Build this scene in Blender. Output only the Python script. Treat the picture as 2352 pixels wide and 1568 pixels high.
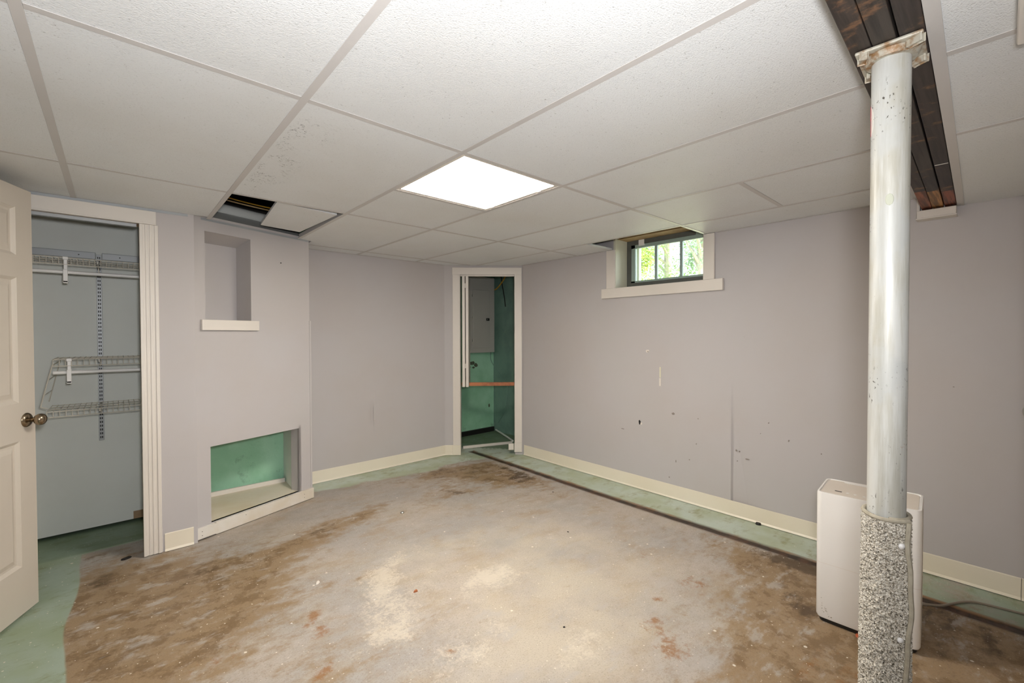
import bpy, bmesh, math, random
from mathutils import Vector, Matrix, noise
random.seed(7)
S = bpy.context.scene
C = S.collection
for o in list(bpy.data.objects):
    bpy.data.objects.remove(o)

# ------------------------------------------------------------------ camera
CZ = 1.30
cam = bpy.data.cameras.new('camera'); co = bpy.data.objects.new('camera', cam); C.objects.link(co)
cam.sensor_width = 36; cam.sensor_fit = 'HORIZONTAL'; cam.lens = 1013.75 / 2352 * 36
cam.clip_start = 0.02; cam.clip_end = 200
YAW, PIT, ROL = math.radians(41.957), math.radians(-0.919), math.radians(-0.110)
fw = Vector((math.sin(YAW) * math.cos(PIT), math.cos(YAW) * math.cos(PIT), math.sin(PIT)))
rt = Vector((math.cos(YAW), -math.sin(YAW), 0)); up = rt.cross(fw)
r2 = rt * math.cos(ROL) + up * math.sin(ROL); u2 = -rt * math.sin(ROL) + up * math.cos(ROL)
M = Matrix((r2, u2, -fw)).transposed().to_4x4(); M.translation = Vector((0, 0, CZ))
co.matrix_world = M
S.camera = co

# ------------------------------------------------------------------ world, lights, exposure
W = bpy.data.worlds.new('sky'); S.world = W; W.use_nodes = True
wn = W.node_tree.nodes; wl = W.node_tree.links
sky = wn.new('ShaderNodeTexSky'); sky.sky_type = 'NISHITA'
sky.sun_elevation = math.radians(52); sky.sun_rotation = math.radians(150); sky.sun_disc = False
sky.air_density = 1.2; sky.dust_density = 2.5
wn['Background'].inputs[1].default_value = 1.0
wl.new(sky.outputs[0], wn['Background'].inputs[0])

def lamp(name, kind, loc, energy, color=(1, 1, 1), rot=None, target=None, **k):
    l = bpy.data.lights.new(name, kind); l.energy = energy; l.color = color
    for a, v in k.items(): setattr(l, a, v)
    o = bpy.data.objects.new(name, l); C.objects.link(o); o.location = loc
    if target is not None:
        o.rotation_euler = (Vector(target) - Vector(loc)).to_track_quat('-Z', 'Y').to_euler()
    if rot: o.rotation_euler = rot
    return o
lamp('sun', 'SUN', (8, 2, 12), 12.0, (1, 0.96, 0.88), target=(9, 5, 2), angle=0.01)
# the photographer's flash, held over the camera and tilted at the ceiling
lamp('camera_flash', 'SPOT', (0.06, -0.055, 1.42), 94.0, (0.985, 0.987, 1.0), target=(1.0, 1.8, 1.95),
     spot_size=math.radians(172), spot_blend=1.0, shadow_soft_size=0.06)
LED_STRENGTH = 33.0
S.view_settings.view_transform = 'Standard'
S.view_settings.look = 'None'
S.view_settings.exposure = 0.50
S.view_settings.gamma = 1.0
S.view_settings.use_curve_mapping = False

# ------------------------------------------------------------------ helpers
def lin(c):
    f = lambda v: v / 12.92 if v <= 0.04045 else ((v + 0.055) / 1.055) ** 2.4
    return tuple(f(v / 255) for v in c) + (1,)

class NT:
    def __init__(s, name):
        s.m = bpy.data.materials.new(name); s.m.use_nodes = True
        s.n = s.m.node_tree.nodes; s.l = s.m.node_tree.links
        s.b = s.n['Principled BSDF']
    def node(s, t, **k):
        n = s.n.new(t)
        for a, v in k.items(): setattr(n, a, v)
        return n
    def put(s, sock, v):
        if hasattr(v, 'is_output'): s.l.new(v, sock)
        else: sock.default_value = v
    def pos(s):
        if not hasattr(s, '_p'): s._p = s.node('ShaderNodeNewGeometry').outputs['Position']
        return s._p
    def obj(s):
        return s.node('ShaderNodeTexCoord').outputs['Object']
    def sep(s, v):
        n = s.node('ShaderNodeSeparateXYZ'); s.put(n.inputs[0], v); return n.outputs
    def mapp(s, v, sc=(1, 1, 1), rot=(0, 0, 0), loc=(0, 0, 0)):
        n = s.node('ShaderNodeMapping'); s.put(n.inputs[0], v)
        n.inputs['Scale'].default_value = sc; n.inputs['Rotation'].default_value = rot; n.inputs['Location'].default_value = loc
        return n.outputs[0]
    def noise(s, v, scale, detail=4, rough=0.55, dist=0.0):
        n = s.node('ShaderNodeTexNoise'); s.put(n.inputs['Vector'], v)
        n.inputs['Scale'].default_value = scale; n.inputs['Detail'].default_value = detail
        n.inputs['Roughness'].default_value = rough; n.inputs['Distortion'].default_value = dist
        return n.outputs[0]
    def vor(s, v, scale, feature='F1', rnd=1.0):
        n = s.node('ShaderNodeTexVoronoi', feature=feature); s.put(n.inputs['Vector'], v)
        n.inputs['Scale'].default_value = scale; n.inputs['Randomness'].default_value = rnd
        return n.outputs
    def ramp(s, v, a, b, lo=0.0, hi=1.0):
        n = s.node('ShaderNodeMapRange'); n.clamp = True; n.interpolation_type = 'SMOOTHSTEP'
        s.put(n.inputs['Value'], v)
        n.inputs['From Min'].default_value = a; n.inputs['From Max'].default_value = b
        n.inputs['To Min'].default_value = lo; n.inputs['To Max'].default_value = hi
        return n.outputs[0]
    def math(s, op, a, b=0.0, clamp=False):
        n = s.node('ShaderNodeMath', operation=op, use_clamp=clamp); s.put(n.inputs[0], a); s.put(n.inputs[1], b); return n.outputs[0]
    def mix(s, f, a, b, blend='MIX'):
        n = s.node('ShaderNodeMix', data_type='RGBA', blend_type=blend)
        s.put(n.inputs[0], f); s.put(n.inputs[6], a); s.put(n.inputs[7], b); return n.outputs[2]
    def bump(s, h, st=0.3, dist=0.01):
        n = s.node('ShaderNodeBump'); s.put(n.inputs['Height'], h)
        n.inputs['Strength'].default_value = st; n.inputs['Distance'].default_value = dist
        s.l.new(n.outputs[0], s.b.inputs['Normal'])
    def attr(s, name):
        return s.node('ShaderNodeAttribute', attribute_name=name).outputs['Fac']
    def done(s, col=None, rough=0.6, metal=0.0, spec=None):
        if col is not None: s.put(s.b.inputs['Base Color'], col)
        s.put(s.b.inputs['Roughness'], rough); s.put(s.b.inputs['Metallic'], metal)
        if spec is not None: s.b.inputs['Specular IOR Level'].default_value = spec
        return s.m

def paint(name, c, c2=None, rough=0.55, var=0.35, scale=3.0, bump=0.08, bscale=180, metal=0.0, spec=None):
    t = NT(name); p = t.pos()
    c2 = c2 or tuple(max(0, v - 14) for v in c)
    n1 = t.noise(p, scale, 5)
    col = t.mix(t.ramp(n1, 0.35, 0.72, 0, var), lin(c), lin(c2))
    if bump: t.bump(t.noise(p, bscale, 3), bump, 0.002)
    return t.done(col, rough, metal, spec)

MAT = {}
# walls: lavender grey paint
def wall_mat(name, c=(191, 187, 187), c2=(188, 181, 177)):
    t = NT(name); p = t.pos()
    n = t.noise(p, 1.3, 4); col = t.mix(t.ramp(n, 0.35, 0.7, 0, 0.6), lin(c), lin(c2))
    sp = t.noise(p, 9.0, 6, 0.7)
    col = t.mix(t.ramp(sp, 0.70, 0.78, 0, 0.22), col, lin((140, 132, 128)))
    t.bump(t.noise(p, 140, 3), 0.06, 0.002)
    return t.done(col, 0.62)
MAT['wall'] = wall_mat('wall_paint')
MAT['closet'] = paint('closet_paint', (226, 229, 224), (218, 218, 210), 0.6)
MAT['white'] = paint('white_trim_paint', (226, 219, 210), (214, 206, 196), 0.42, 0.5, 2.0)
MAT['white2'] = paint('raw_white_board', (228, 223, 215), (206, 190, 160), 0.5, 0.55, 5.0)
MAT['door'] = paint('door_paint', (205, 196, 183), (198, 188, 174), 0.42)
MAT['vinyl'] = paint('cream_vinyl', (232, 224, 206), (226, 215, 192), 0.4, 0.5, 2.2)
MAT['tee'] = paint('white_tee', (202, 198, 195), (194, 189, 184), 0.42, 0.3)
MAT['black'] = paint('black_plastic', (26, 25, 24), (20, 19, 18), 0.5, bump=0)
MAT['dark'] = paint('dark_void', (34, 31, 28), (24, 22, 20), 0.9, bump=0)
MAT['plastic'] = paint('white_plastic', (238, 236, 233), (233, 230, 225), 0.35, 0.4, 4.0, bump=0)
MAT['plastic_top'] = paint('warm_white_plastic', (222, 212, 200), (214, 203, 190), 0.4, 0.4, 5.0, bump=0)
MAT['cord'] = paint('grey_cord', (150, 140, 126), (130, 121, 108), 0.5, bump=0)
MAT['wire'] = paint('white_wire', (206, 200, 186), (196, 189, 174), 0.38, bump=0)
MAT['galv'] = paint('white_steel', (170, 173, 175), (156, 158, 160), 0.4, 0.4, metal=0.15, bump=0)
MAT['panelgrey'] = paint('grey_enamel', (188, 186, 178), (178, 176, 168), 0.42, bump=0)
MAT['yellow'] = paint('yellow_jacket', (206, 158, 52), (190, 142, 46), 0.5, bump=0)
MAT['duct'] = paint('white_duct', (226, 227, 222), (214, 212, 204), 0.5)
MAT['ply'] = paint('whitewashed_ply', (228, 219, 200), (214, 199, 168), 0.6, 0.7, 4.0)
MAT['tape'] = paint('dark_grey_tape', (92, 93, 87), (76, 77, 72), 0.55, 0.6, 14)
MAT['teal'] = paint('teal_steel', (160, 178, 168), (142, 160, 150), 0.45)
MAT['tan'] = paint('tan_wood', (196, 168, 122), (160, 128, 86), 0.6, 0.8, 9)
MAT['cream'] = paint('cream_jamb', (222, 218, 196), (214, 208, 184), 0.5)
MAT['brownwood'] = paint('orange_wood', (190, 118, 72), (126, 66, 38), 0.5, 0.9, 7)
MAT['rawend'] = paint('raw_edge', (170, 142, 112), (140, 112, 84), 0.7, 0.6, 12)

def knob_metal():
    t = NT('antique_brass'); return t.done(lin((150, 134, 112)), 0.24, 1.0)
MAT['knob'] = knob_metal()
def steel(name, c, r): t = NT(name); return t.done(lin(c), r, 1.0)
MAT['nickel'] = steel('nickel', (190, 188, 182), 0.3)

def green_mat(name, c, c2, c3):
    t = NT(name); p = t.pos()
    n1 = t.noise(p, 2.6, 6, 0.6); col = t.mix(t.ramp(n1, 0.38, 0.66), lin(c), lin(c2))
    n2 = t.noise(p, 7, 8, 0.72); col = t.mix(t.ramp(n2, 0.58, 0.74, 0, 0.6), col, lin(c3))
    n3 = t.noise(p, 30, 6, 0.75); col = t.mix(t.ramp(n3, 0.64, 0.72, 0, 0.3), col, lin(c3))
    t.bump(t.noise(p, 60, 5), 0.25, 0.004)
    return t.done(col, 0.42)
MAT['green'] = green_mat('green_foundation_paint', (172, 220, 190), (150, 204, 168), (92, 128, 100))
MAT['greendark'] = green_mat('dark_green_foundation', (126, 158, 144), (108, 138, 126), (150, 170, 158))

# ceiling tile
def tile_mat():
    t = NT('fissured_ceiling_tile'); p = t.pos()
    base = t.mix(t.ramp(t.noise(p, 1.1, 4), 0.35, 0.7, 0, 0.7), lin((230, 232, 233)), lin((222, 221, 218)))
    v = t.mapp(p, (1, 1.25, 1))
    fis = t.noise(v, 210, 3, 0.6)
    pit = t.ramp(fis, 0.60, 0.70)
    big = t.noise(v, 85, 4, 0.65)
    pit2 = t.ramp(big, 0.66, 0.71)
    col = t.mix(t.math('MULTIPLY', pit, 0.42), base, lin((176, 172, 166)))
    col = t.mix(t.math('MULTIPLY', pit2, 0.5), col, lin((140, 134, 126)))
    # mildew specks along the runner over the chimney
    sx = t.sep(p)
    mx = t.math('MULTIPLY', t.ramp(sx[0], 0.465, 0.49), t.ramp(sx[0], 0.66, 0.53))
    my = t.math('MULTIPLY', t.ramp(sx[1], 1.5, 1.75), t.ramp(sx[1], 2.75, 2.6))
    mm = t.math('MULTIPLY', t.math('MULTIPLY', mx, my), t.ramp(t.noise(p, 110, 6, 0.75), 0.56, 0.62))
    mm = t.math('MULTIPLY', mm, t.ramp(t.noise(p, 9, 3), 0.44, 0.54))
    col = t.mix(t.math('MULTIPLY', mm, 0.9), col, lin((62, 60, 56)))
    h = t.math('ADD', t.math('MULTIPLY', fis, -1.0), t.math('MULTIPLY', pit2, -0.5))
    t.bump(h, 0.6, 0.003)
    return t.done(col, 0.5)
MAT['tile'] = tile_mat()

def post_mat():
    t = NT('silver_post_paint'); p = t.obj(); s = t.sep(p)
    drip = t.noise(t.mapp(p, (26, 26, 2.0)), 1.0, 5, 0.65)
    col = t.mix(t.ramp(drip, 0.38, 0.64), lin((208, 208, 203)), lin((178, 175, 163)))
    pat = t.noise(p, 5, 5); col = t.mix(t.ramp(pat, 0.48, 0.6, 0, 0.6), col, lin((190, 192, 190)))
    sp = t.noise(t.mapp(p, (1.3, 1.3, 0.8)), 130, 4, 0.6)
    pres = t.ramp(t.noise(p, 8, 2), 0.48, 0.58)
    f = t.math('MULTIPLY', t.ramp(sp, 0.630, 0.66), pres)
    col = t.mix(f, col, lin((74, 68, 58)))
    ru = t.noise(p, 23, 5, 0.7); col = t.mix(t.ramp(ru, 0.68, 0.73, 0, 0.8), col, lin((150, 104, 60)))
    t.bump(t.math('ADD', drip, t.math('MULTIPLY', f, -1.0)), 0.12, 0.004)
    return t.done(col, t.ramp(drip, 0.3, 0.7, 0.40, 0.60), 0.12)
MAT['post'] = post_mat()

def beam_mat(name, dark, raw, x0):
    t = NT(name); p = t.pos(); s = t.sep(p)
    g = t.noise(t.mapp(p, (1.2, 26, 26)), 3.0, 6, 0.6)
    d = t.mix(t.ramp(g, 0.35, 0.68), lin(dark), lin(tuple(int(v * 0.66) for v in dark)))
    sc = t.noise(t.mapp(p, (7, 5, 5)), 1.6, 6, 0.7)
    d = t.mix(t.ramp(sc, 0.56, 0.68, 0, 0.7), d, lin((136, 98, 68)))
    w = t.mix(t.ramp(g, 0.38, 0.62), lin(raw), lin(tuple(int(v * 0.62) for v in raw)))
    e = t.math('ADD', s[0], t.math('MULTIPLY', t.noise(p, 9, 3), 0.03))
    col = t.mix(t.ramp(e, x0, x0 + 0.012), d, w)
    t.bump(g, 0.3, 0.004)
    return t.done(col, 0.55)

def cap_mat():
    t = NT('zinc_cap_plate'); p = t.pos()
    n = t.noise(p, 34, 5, 0.6)
    col = t.mix(t.ramp(n, 0.42, 0.66), lin((186, 182, 168)), lin((140, 104, 64)))
    return t.done(col, 0.5, 0.1)
MAT['cap'] = cap_mat()

def carpet_mat():
    t = NT('grey_loop_carpet'); p = t.pos()
    v = t.vor(p, 330); n = t.noise(p, 250, 3, 0.6)
    col = t.mix(t.ramp(n, 0.36, 0.62), lin((136, 127, 110)), lin((226, 219, 206)))
    c2 = t.sep(v['Color'])
    col = t.mix(t.ramp(c2[0], 0.80, 0.92, 0, 0.75), col, lin((78, 73, 62)))
    col = t.mix(t.ramp(c2[1], 0.55, 0.9, 0, 0.8), col, lin((232, 227, 216)))
    t.bump(v['Distance'], 0.6, 0.004)
    return t.done(col, 0.95, spec=0.1)
MAT['carpet'] = carpet_mat()
MAT['binding'] = paint('carpet_binding', (176, 168, 150), (150, 142, 124), 0.9, 0.7, 60)

def floor_mat():
    t = NT('worn_concrete_floor'); p = t.pos()
    warp = t.noise(p, 4.2, 9, 0.68); fine = t.noise(p, 70, 6, 0.7); mid = t.noise(p, 13, 8, 0.7)
    st = t.noise(t.mapp(p, (1, 2.8, 1), (0, 0, 0.72)), 3.6, 9, 0.68)
    base = t.mix(t.ramp(t.noise(p, 1.9, 6), 0.34, 0.66), lin((181, 171, 160)), lin((166, 161, 156)))
    base = t.mix(t.ramp(mid, 0.40, 0.72, 0, 0.45), base, lin((154, 142, 126)))
    base = t.mix(t.ramp(fine, 0.45, 0.7, 0, 0.30), base, lin((142, 132, 120)))
    base = t.mix(t.ramp(t.noise(t.mapp(p, (1, 1.8, 1), (0, 0, 0.7), (7, 3, 0)), 3.2, 9, 0.72), 0.47, 0.66, 0, 0.55), base, lin((160, 138, 108)))
    def edge(a, k, lo, hi, n):
        at = t.math('MINIMUM', t.attr(a), 1.0)
        return t.ramp(t.math('ADD', at, t.math('MULTIPLY', t.math('SUBTRACT', n, 0.5), k)), lo, hi)
    both = t.math('ADD', t.math('MULTIPLY', st, 0.6), t.math('MULTIPLY', mid, 0.4))
    col = t.mix(t.math('MULTIPLY', edge('tan', 2.6, 0.05, 1.3, warp), 0.75), base, lin((194, 184, 166)))
    col = t.mix(t.math('MULTIPLY', edge('brown', 3.8, 0.25, 1.0, both), 0.86), col, lin((146, 120, 86)))
    col = t.mix(t.math('MULTIPLY', edge('brown', 3.6, 0.90, 1.30, t.noise(p, 9, 9, 0.72)), 0.8), col, lin((118, 94, 64)))
    col = t.mix(t.ramp(t.noise(p, 150, 4, 0.7), 0.5, 0.68, 0, 0.38), col, lin((104, 90, 72)))
    col = t.mix(t.math('MULTIPLY', edge('dark', 3.0, 0.36, 0.80, both), 0.9), col, lin((84, 66, 46)))
    # pale film left on the brown
    col = t.mix(t.ramp(t.noise(t.mapp(p, (1, 2.2, 1), (0, 0, 0.6), (3, 1, 0)), 4.5, 8, 0.7), 0.54, 0.64, 0, 0.6), col, lin((178, 172, 165)))
    cn = t.math('ADD', t.math('MULTIPLY', t.noise(p, 60, 8, 0.8), 0.55), t.math('MULTIPLY', t.noise(p, 9, 7, 0.7), 0.45))
    q = t.math('ADD', t.attr('chalk'), t.math('MULTIPLY', t.math('SUBTRACT', cn, 0.5), 3.4))
    col = t.mix(t.ramp(q, 0.36, 0.85, 0, 0.72), col, lin((210, 200, 183)))
    col = t.mix(t.math('MULTIPLY', edge('rust', 3.0, 0.35, 0.95, t.noise(p, 17, 9, 0.74)), 0.78), col, lin((142, 94, 44)))
    gq = t.math('ADD', t.attr('green'), t.math('MULTIPLY', t.math('SUBTRACT', warp, 0.5), t.attr('gsoft')))
    g = t.mix(t.ramp(t.noise(p, 3.4, 6), 0.36, 0.66), lin((188, 200, 188)), lin((172, 182, 154)))
    g = t.mix(t.math('MULTIPLY', t.ramp(both, 0.50, 0.66), 0.8), g, lin((142, 138, 92)))
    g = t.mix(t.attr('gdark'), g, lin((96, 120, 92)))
    g = t.mix(t.ramp(t.noise(p, 16, 7, 0.75), 0.66, 0.74, 0, 0.5), g, lin((200, 204, 188)))
    col = t.mix(t.ramp(gq, 0.40, 0.60), col, g)
    # scattered drips and chips of white paint
    for sc_, off, thr, r0, r1, lim in ((13, 0.0, 0.78, 0.10, 0.06, 1), (33, 0.37, 0.80, 0.13, 0.07, 0), (80, 0.71, 0.84, 0.18, 0.10, 1)):
        dv = t.vor(t.mapp(p, (1, 1, 0.0), loc=(off, off * 2, 0)), sc_); keep = t.sep(dv['Color'])
        wob = t.math('ADD', dv['Distance'], t.math('MULTIPLY', t.math('SUBTRACT', fine, 0.5), 0.12))
        dot = t.math('MULTIPLY', t.ramp(wob, r0, r1), t.ramp(keep[lim], thr, thr + 0.02))
        col = t.mix(t.math('MULTIPLY', dot, 0.85), col, lin((226, 218, 204)))
    scr = t.noise(t.mapp(p, (1.0, 7.0, 1), (0, 0, -0.5)), 15, 7, 0.78)
    col = t.mix(t.ramp(scr, 0.66, 0.69, 0, 0.6), col, lin((210, 202, 190)))
    dk = t.noise(t.mapp(p, (1, 1, 1), (0, 0, 0), (5, 2, 0)), 24, 7, 0.75)
    col = t.mix(t.ramp(dk, 0.66, 0.72, 0, 0.55), col, lin((110, 92, 72)))
    # floor joint
    col = t.mix(t.attr('joint'), col, t.mix(t.ramp(st, 0.4, 0.62), lin((46, 34, 24)), lin((86, 58, 40))))
    col = t.mix(t.math('MULTIPLY', t.attr('lip'), t.ramp(warp, 0.38, 0.6)), col, lin((150, 112, 78)))
    t.bump(t.math('ADD', t.math('MULTIPLY', fine, 0.6), t.math('MULTIPLY', mid, 0.5)), 0.15, 0.004)
    return t.done(col, t.ramp(warp, 0.3, 0.7, 0.42, 0.66))

def emit(name, c, s):
    m = bpy.data.materials.new(name); m.use_nodes = True; n = m.node_tree.nodes
    e = n.new('ShaderNodeEmission'); e.inputs[0].default_value = c; e.inputs[1].default_value = s
    m.node_tree.links.new(e.outputs[0], n['Material Output'].inputs[0]); return m

def glass():
    m = bpy.data.materials.new('window_glass'); m.use_nodes = True; n = m.node_tree.nodes; l = m.node_tree.links
    tr = n.new('ShaderNodeBsdfTransparent'); gl = n.new('ShaderNodeBsdfGlossy'); mx = n.new('ShaderNodeMixShader'); fr = n.new('ShaderNodeFresnel')
    tr.inputs[0].default_value = (0.93, 0.96, 0.95, 1); gl.inputs['Roughness'].default_value = 0.02
    l.new(fr.outputs[0], mx.inputs[0]); l.new(tr.outputs[0], mx.inputs[1]); l.new(gl.outputs[0], mx.inputs[2])
    l.new(mx.outputs[0], n['Material Output'].inputs[0]); return m
MAT['glass'] = glass()

# ---- mesh builder
class MB:
    def __init__(s): s.bm = bmesh.new()
    def box(s, a, b, bev=0.0, mat=None, seg=2):
        a = Vector(a); b = Vector(b)
        r = bmesh.ops.create_cube(s.bm, size=1.0)
        vs = r['verts']
        for v in vs:
            v.co = Vector(((a[i] + b[i]) / 2 + v.co[i] * (b[i] - a[i]) for i in range(3)))
        if mat is not None:
            for v in vs: v.co = mat @ v.co
        if bev:
            es = {e for v in vs for e in v.link_edges}
            bmesh.ops.bevel(s.bm, geom=list(es), offset=bev, segments=seg, profile=0.5, affect='EDGES')
        return s
    def prism(s, poly, z0, z1):
        lo = [s.bm.verts.new((x, y, z0)) for x, y in poly]; hi = [s.bm.verts.new((x, y, z1)) for x, y in poly]
        n = len(poly)
        s.bm.faces.new(lo[::-1]); s.bm.faces.new(hi)
        for i in range(n): s.bm.faces.new((lo[i], lo[(i + 1) % n], hi[(i + 1) % n], hi[i]))
        return s
    def hull(s, pts, faces):
        vs = [s.bm.verts.new(p) for p in pts]
        for f in faces: s.bm.faces.new([vs[i] for i in f])
        return s
    def tube(s, path, r, seg=8, cap=True):
        path = [Vector(p) for p in path]; rings = []; n = len(path)
        prev = None
        for i, p in enumerate(path):
            t = (path[min(i + 1, n - 1)] - path[max(i - 1, 0)]).normalized()
            if prev is None:
                a = t.orthogonal().normalized()
            else:
                a = (prev - t * prev.dot(t)).normalized()
            prev = a; b = t.cross(a); rr = r[i] if isinstance(r, (list, tuple)) else r
            rings.append([s.bm.verts.new(p + (a * math.cos(2 * math.pi * k / seg) + b * math.sin(2 * math.pi * k / seg)) * rr) for k in range(seg)])
        for i in range(n - 1):
            for k in range(seg):
                s.bm.faces.new((rings[i][k], rings[i][(k + 1) % seg], rings[i + 1][(k + 1) % seg], rings[i + 1][k]))
        if cap:
            s.bm.faces.new(rings[0][::-1]); s.bm.faces.new(rings[-1])
        return s
    def lathe(s, prof, origin, axis, seg=24):
        o = Vector(origin); ax = Vector(axis).normalized(); a = ax.orthogonal().normalized(); b = ax.cross(a); rings = []
        for r, h in prof:
            rings.append([s.bm.verts.new(o + ax * h + (a * math.cos(2 * math.pi * k / seg) + b * math.sin(2 * math.pi * k / seg)) * max(r, 1e-4)) for k in range(seg)])
        for i in range(len(rings) - 1):
            for k in range(seg):
                s.bm.faces.new((rings[i][k], rings[i][(k + 1) % seg], rings[i + 1][(k + 1) % seg], rings[i + 1][k]))
        s.bm.faces.new(rings[0][::-1]); s.bm.faces.new(rings[-1])
        return s

def link(name, me, parent=None):
    o = bpy.data.objects.new(name, me); C.objects.link(o)
    if parent is not None: o.parent = parent
    return o
def obj(name, mb, mat, parent=None, smooth=False):
    bmesh.ops.recalc_face_normals(mb.bm, faces=mb.bm.faces)
    me = bpy.data.meshes.new(name); mb.bm.to_mesh(me); mb.bm.free()
    for m in (mat if isinstance(mat, (list, tuple)) else [mat]): me.materials.append(m)
    if smooth:
        for f in me.polygons: f.use_smooth = True
        try: me.set_sharp_from_angle(angle=math.radians(40))
        except Exception: pass
    o = link(name, me)
    if parent is not None:
        o.parent = parent
        o.matrix_parent_inverse = Matrix.Translation(-Vector(parent.location))
    return o
def empty(name, loc=(0, 0, 0)):
    o = bpy.data.objects.new(name, None); C.objects.link(o); o.location = loc; o.empty_display_size = 0.05; return o
def tag(o, label, cat, group=None):
    o['label'] = label; o['category'] = cat
    if group: o['group'] = group
    return o
def struct(o, label=None):
    o['kind'] = 'structure'
    if label: o['label'] = label
    return o

def frame_mat(P0, d, n):
    """local (u, depth, z) -> world"""
    d = Vector(d).normalized(); n = Vector(n).normalized()
    m = Matrix((d, n, Vector((0, 0, 1)))).transposed().to_4x4(); m.translation = Vector(P0); return m

def wall(name, P0, d, n, L, z0, z1, thick, holes=(), mat=None, step=None, warp=None, label=None, extra=()):
    """slab: front face on the plane through P0 along d, thickness along n (away from the room)"""
    us = {0.0, L}; vs = {z0, z1}
    for h in holes: us |= {h[0], h[1]}; vs |= {h[2], h[3]}
    if step:
        k = 0.0
        while k < L: us.add(round(k, 4)); k += step
        k = z0
        while k < z1: vs.add(round(k, 4)); k += step
    us |= set(extra)
    us = sorted(u for u in us if 0 <= u <= L); vs = sorted(v for v in vs if z0 <= v <= z1)
    us = [u for i, u in enumerate(us) if i == 0 or u - us[i - 1] > 1e-4]; vs = [v for i, v in enumerate(vs) if i == 0 or v - vs[i - 1] > 1e-4]
    bm = bmesh.new(); m = frame_mat(P0, d, n); cache = {}
    def V(i, j, k):
        key = (i, j, k)
        if key not in cache:
            off = warp(us[i], vs[j]) if (warp and k == 0) else 0.0
            cache[key] = bm.verts.new(m @ Vector((us[i], off + k * thick, vs[j])))
        return cache[key]
    nu, nv = len(us) - 1, len(vs) - 1
    def fill(i, j):
        if i < 0 or j < 0 or i >= nu or j >= nv: return False
        cu = (us[i] + us[i + 1]) / 2; cv = (vs[j] + vs[j + 1]) / 2
        return not any(h[0] < cu < h[1] and h[2] < cv < h[3] for h in holes)
    for i in range(nu):
        for j in range(nv):
            if not fill(i, j): continue
            bm.faces.new((V(i, j, 0), V(i + 1, j, 0), V(i + 1, j + 1, 0), V(i, j + 1, 0)))
            bm.faces.new((V(i, j, 1), V(i, j + 1, 1), V(i + 1, j + 1, 1), V(i + 1, j, 1)))
            if not fill(i - 1, j): bm.faces.new((V(i, j, 0), V(i, j + 1, 0), V(i, j + 1, 1), V(i, j, 1)))
            if not fill(i + 1, j): bm.faces.new((V(i + 1, j, 0), V(i + 1, j, 1), V(i + 1, j + 1, 1), V(i + 1, j + 1, 0)))
            if not fill(i, j - 1): bm.faces.new((V(i, j, 0), V(i, j, 1), V(i + 1, j, 1), V(i + 1, j, 0)))
            if not fill(i, j + 1): bm.faces.new((V(i, j + 1, 0), V(i + 1, j + 1, 0), V(i + 1, j + 1, 1), V(i, j + 1, 1)))
    class T: pass
    t = T(); t.bm = bm
    o = obj(name, t, mat or MAT['wall'], smooth=bool(warp))
    struct(o, label); return o

# ------------------------------------------------------------------ dimensions (metres, floor z = 0)
HC = 2.041          # main ceiling
HR = 1.965          # lower ceiling beyond the beam
XR = 3.27           # window wall
YF = 4.01           # far wall
YC = 3.355          # closet front wall
XL = -0.62          # left wall
YB = -1.9           # wall behind the camera
HT = 2.36           # top of the framing

# ------------------------------------------------------------------ floor
def blob(x, y, B):
    t = 0.0
    for (cx, cy, rx, ry, a, w) in B:
        c, s_ = math.cos(a), math.sin(a); dx, dy = x - cx, y - cy
        u = (dx * c + dy * s_) / rx; v = (-dx * s_ + dy * c) / ry
        t += w * math.exp(-(u * u + v * v))
    return t
TAN = [(1.7, 1.55, .75, .55, 0.3, .8), (1.25, 2.3, .35, .3, 0, .5), (1.45, 1.15, .5, .35, 0, .5), (1.9, 2.1, .3, .25, 0, .4)]
BROWN = [(2.45, 3.25, .38, .28, -.5, .75), (2.75, 2.7, .14, .3, 0, .6), (1.25, 3.0, .3, .10, .45, .5), (-0.02, 2.9, .30, .75, 0, 1.0), (0.15, 2.4, .45, .5, 0, .9), (0.4, 2.85, .42, .35, 0, .75), (0.95, 2.98, .36, .16, .5, .7), (.55, 2.45, .3, .3, 0, .35),
         (2.3, 3.5, .5, .16, -.15, .75), (2.1, 3.0, .28, .12, -1.0, .6), (2.6, 2.95, .22, .35, 0, .7), (2.72, 3.35, .14, .4, 0, .5),
         (2.35, .55, .55, .38, 0, 1.0), (2.1, .25, .6, .4, 0, 1.0), (2.72, .85, .22, .5, 0, .8), (2.65, 0.0, .5, .5, 0, .9), (1.6, .3, .5, .35, 0, .75), (1.75, 2.95, .3, .12, .4, .45), (0.5, 1.6, .5, .3, .3, .45),
         (1.45, 3.15, .3, .08, .35, .45)]
DARK = [(2.55, 3.3, .22, .06, -.4, .5), (2.45, 3.45, .3, .05, -.25, .45), (2.78, 2.95, .06, .2, 0, .5), (2.85, .55, .06, .3, 0, .6), (.15, 2.75, .25, .12, .3, .35), (-.07, 3.14, .10, .12, 0, .6), (.34, 2.95, .14, .10, .4, .55), (0.98, 3.0, .16, .07, .6, .55), (2.08, 3.0, .22, .05, -1.05, .65), (2.68, 2.92, .10, .12, 0, .75),
        (2.3, 3.6, .25, .05, -.15, .45), (2.84, .83, .10, .28, 0, .65), (2.4, .6, .08, .10, 0, .6), (.0, 2.4, .2, .2, 0, .3), (2.7, .15, .35, .3, 0, .5), (2.8, 3.2, .05, .3, .1, .5), (-.1, 3.5, .25, .1, 0, .5), (2.55, .7, .2, .15, 0, .35)]
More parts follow.
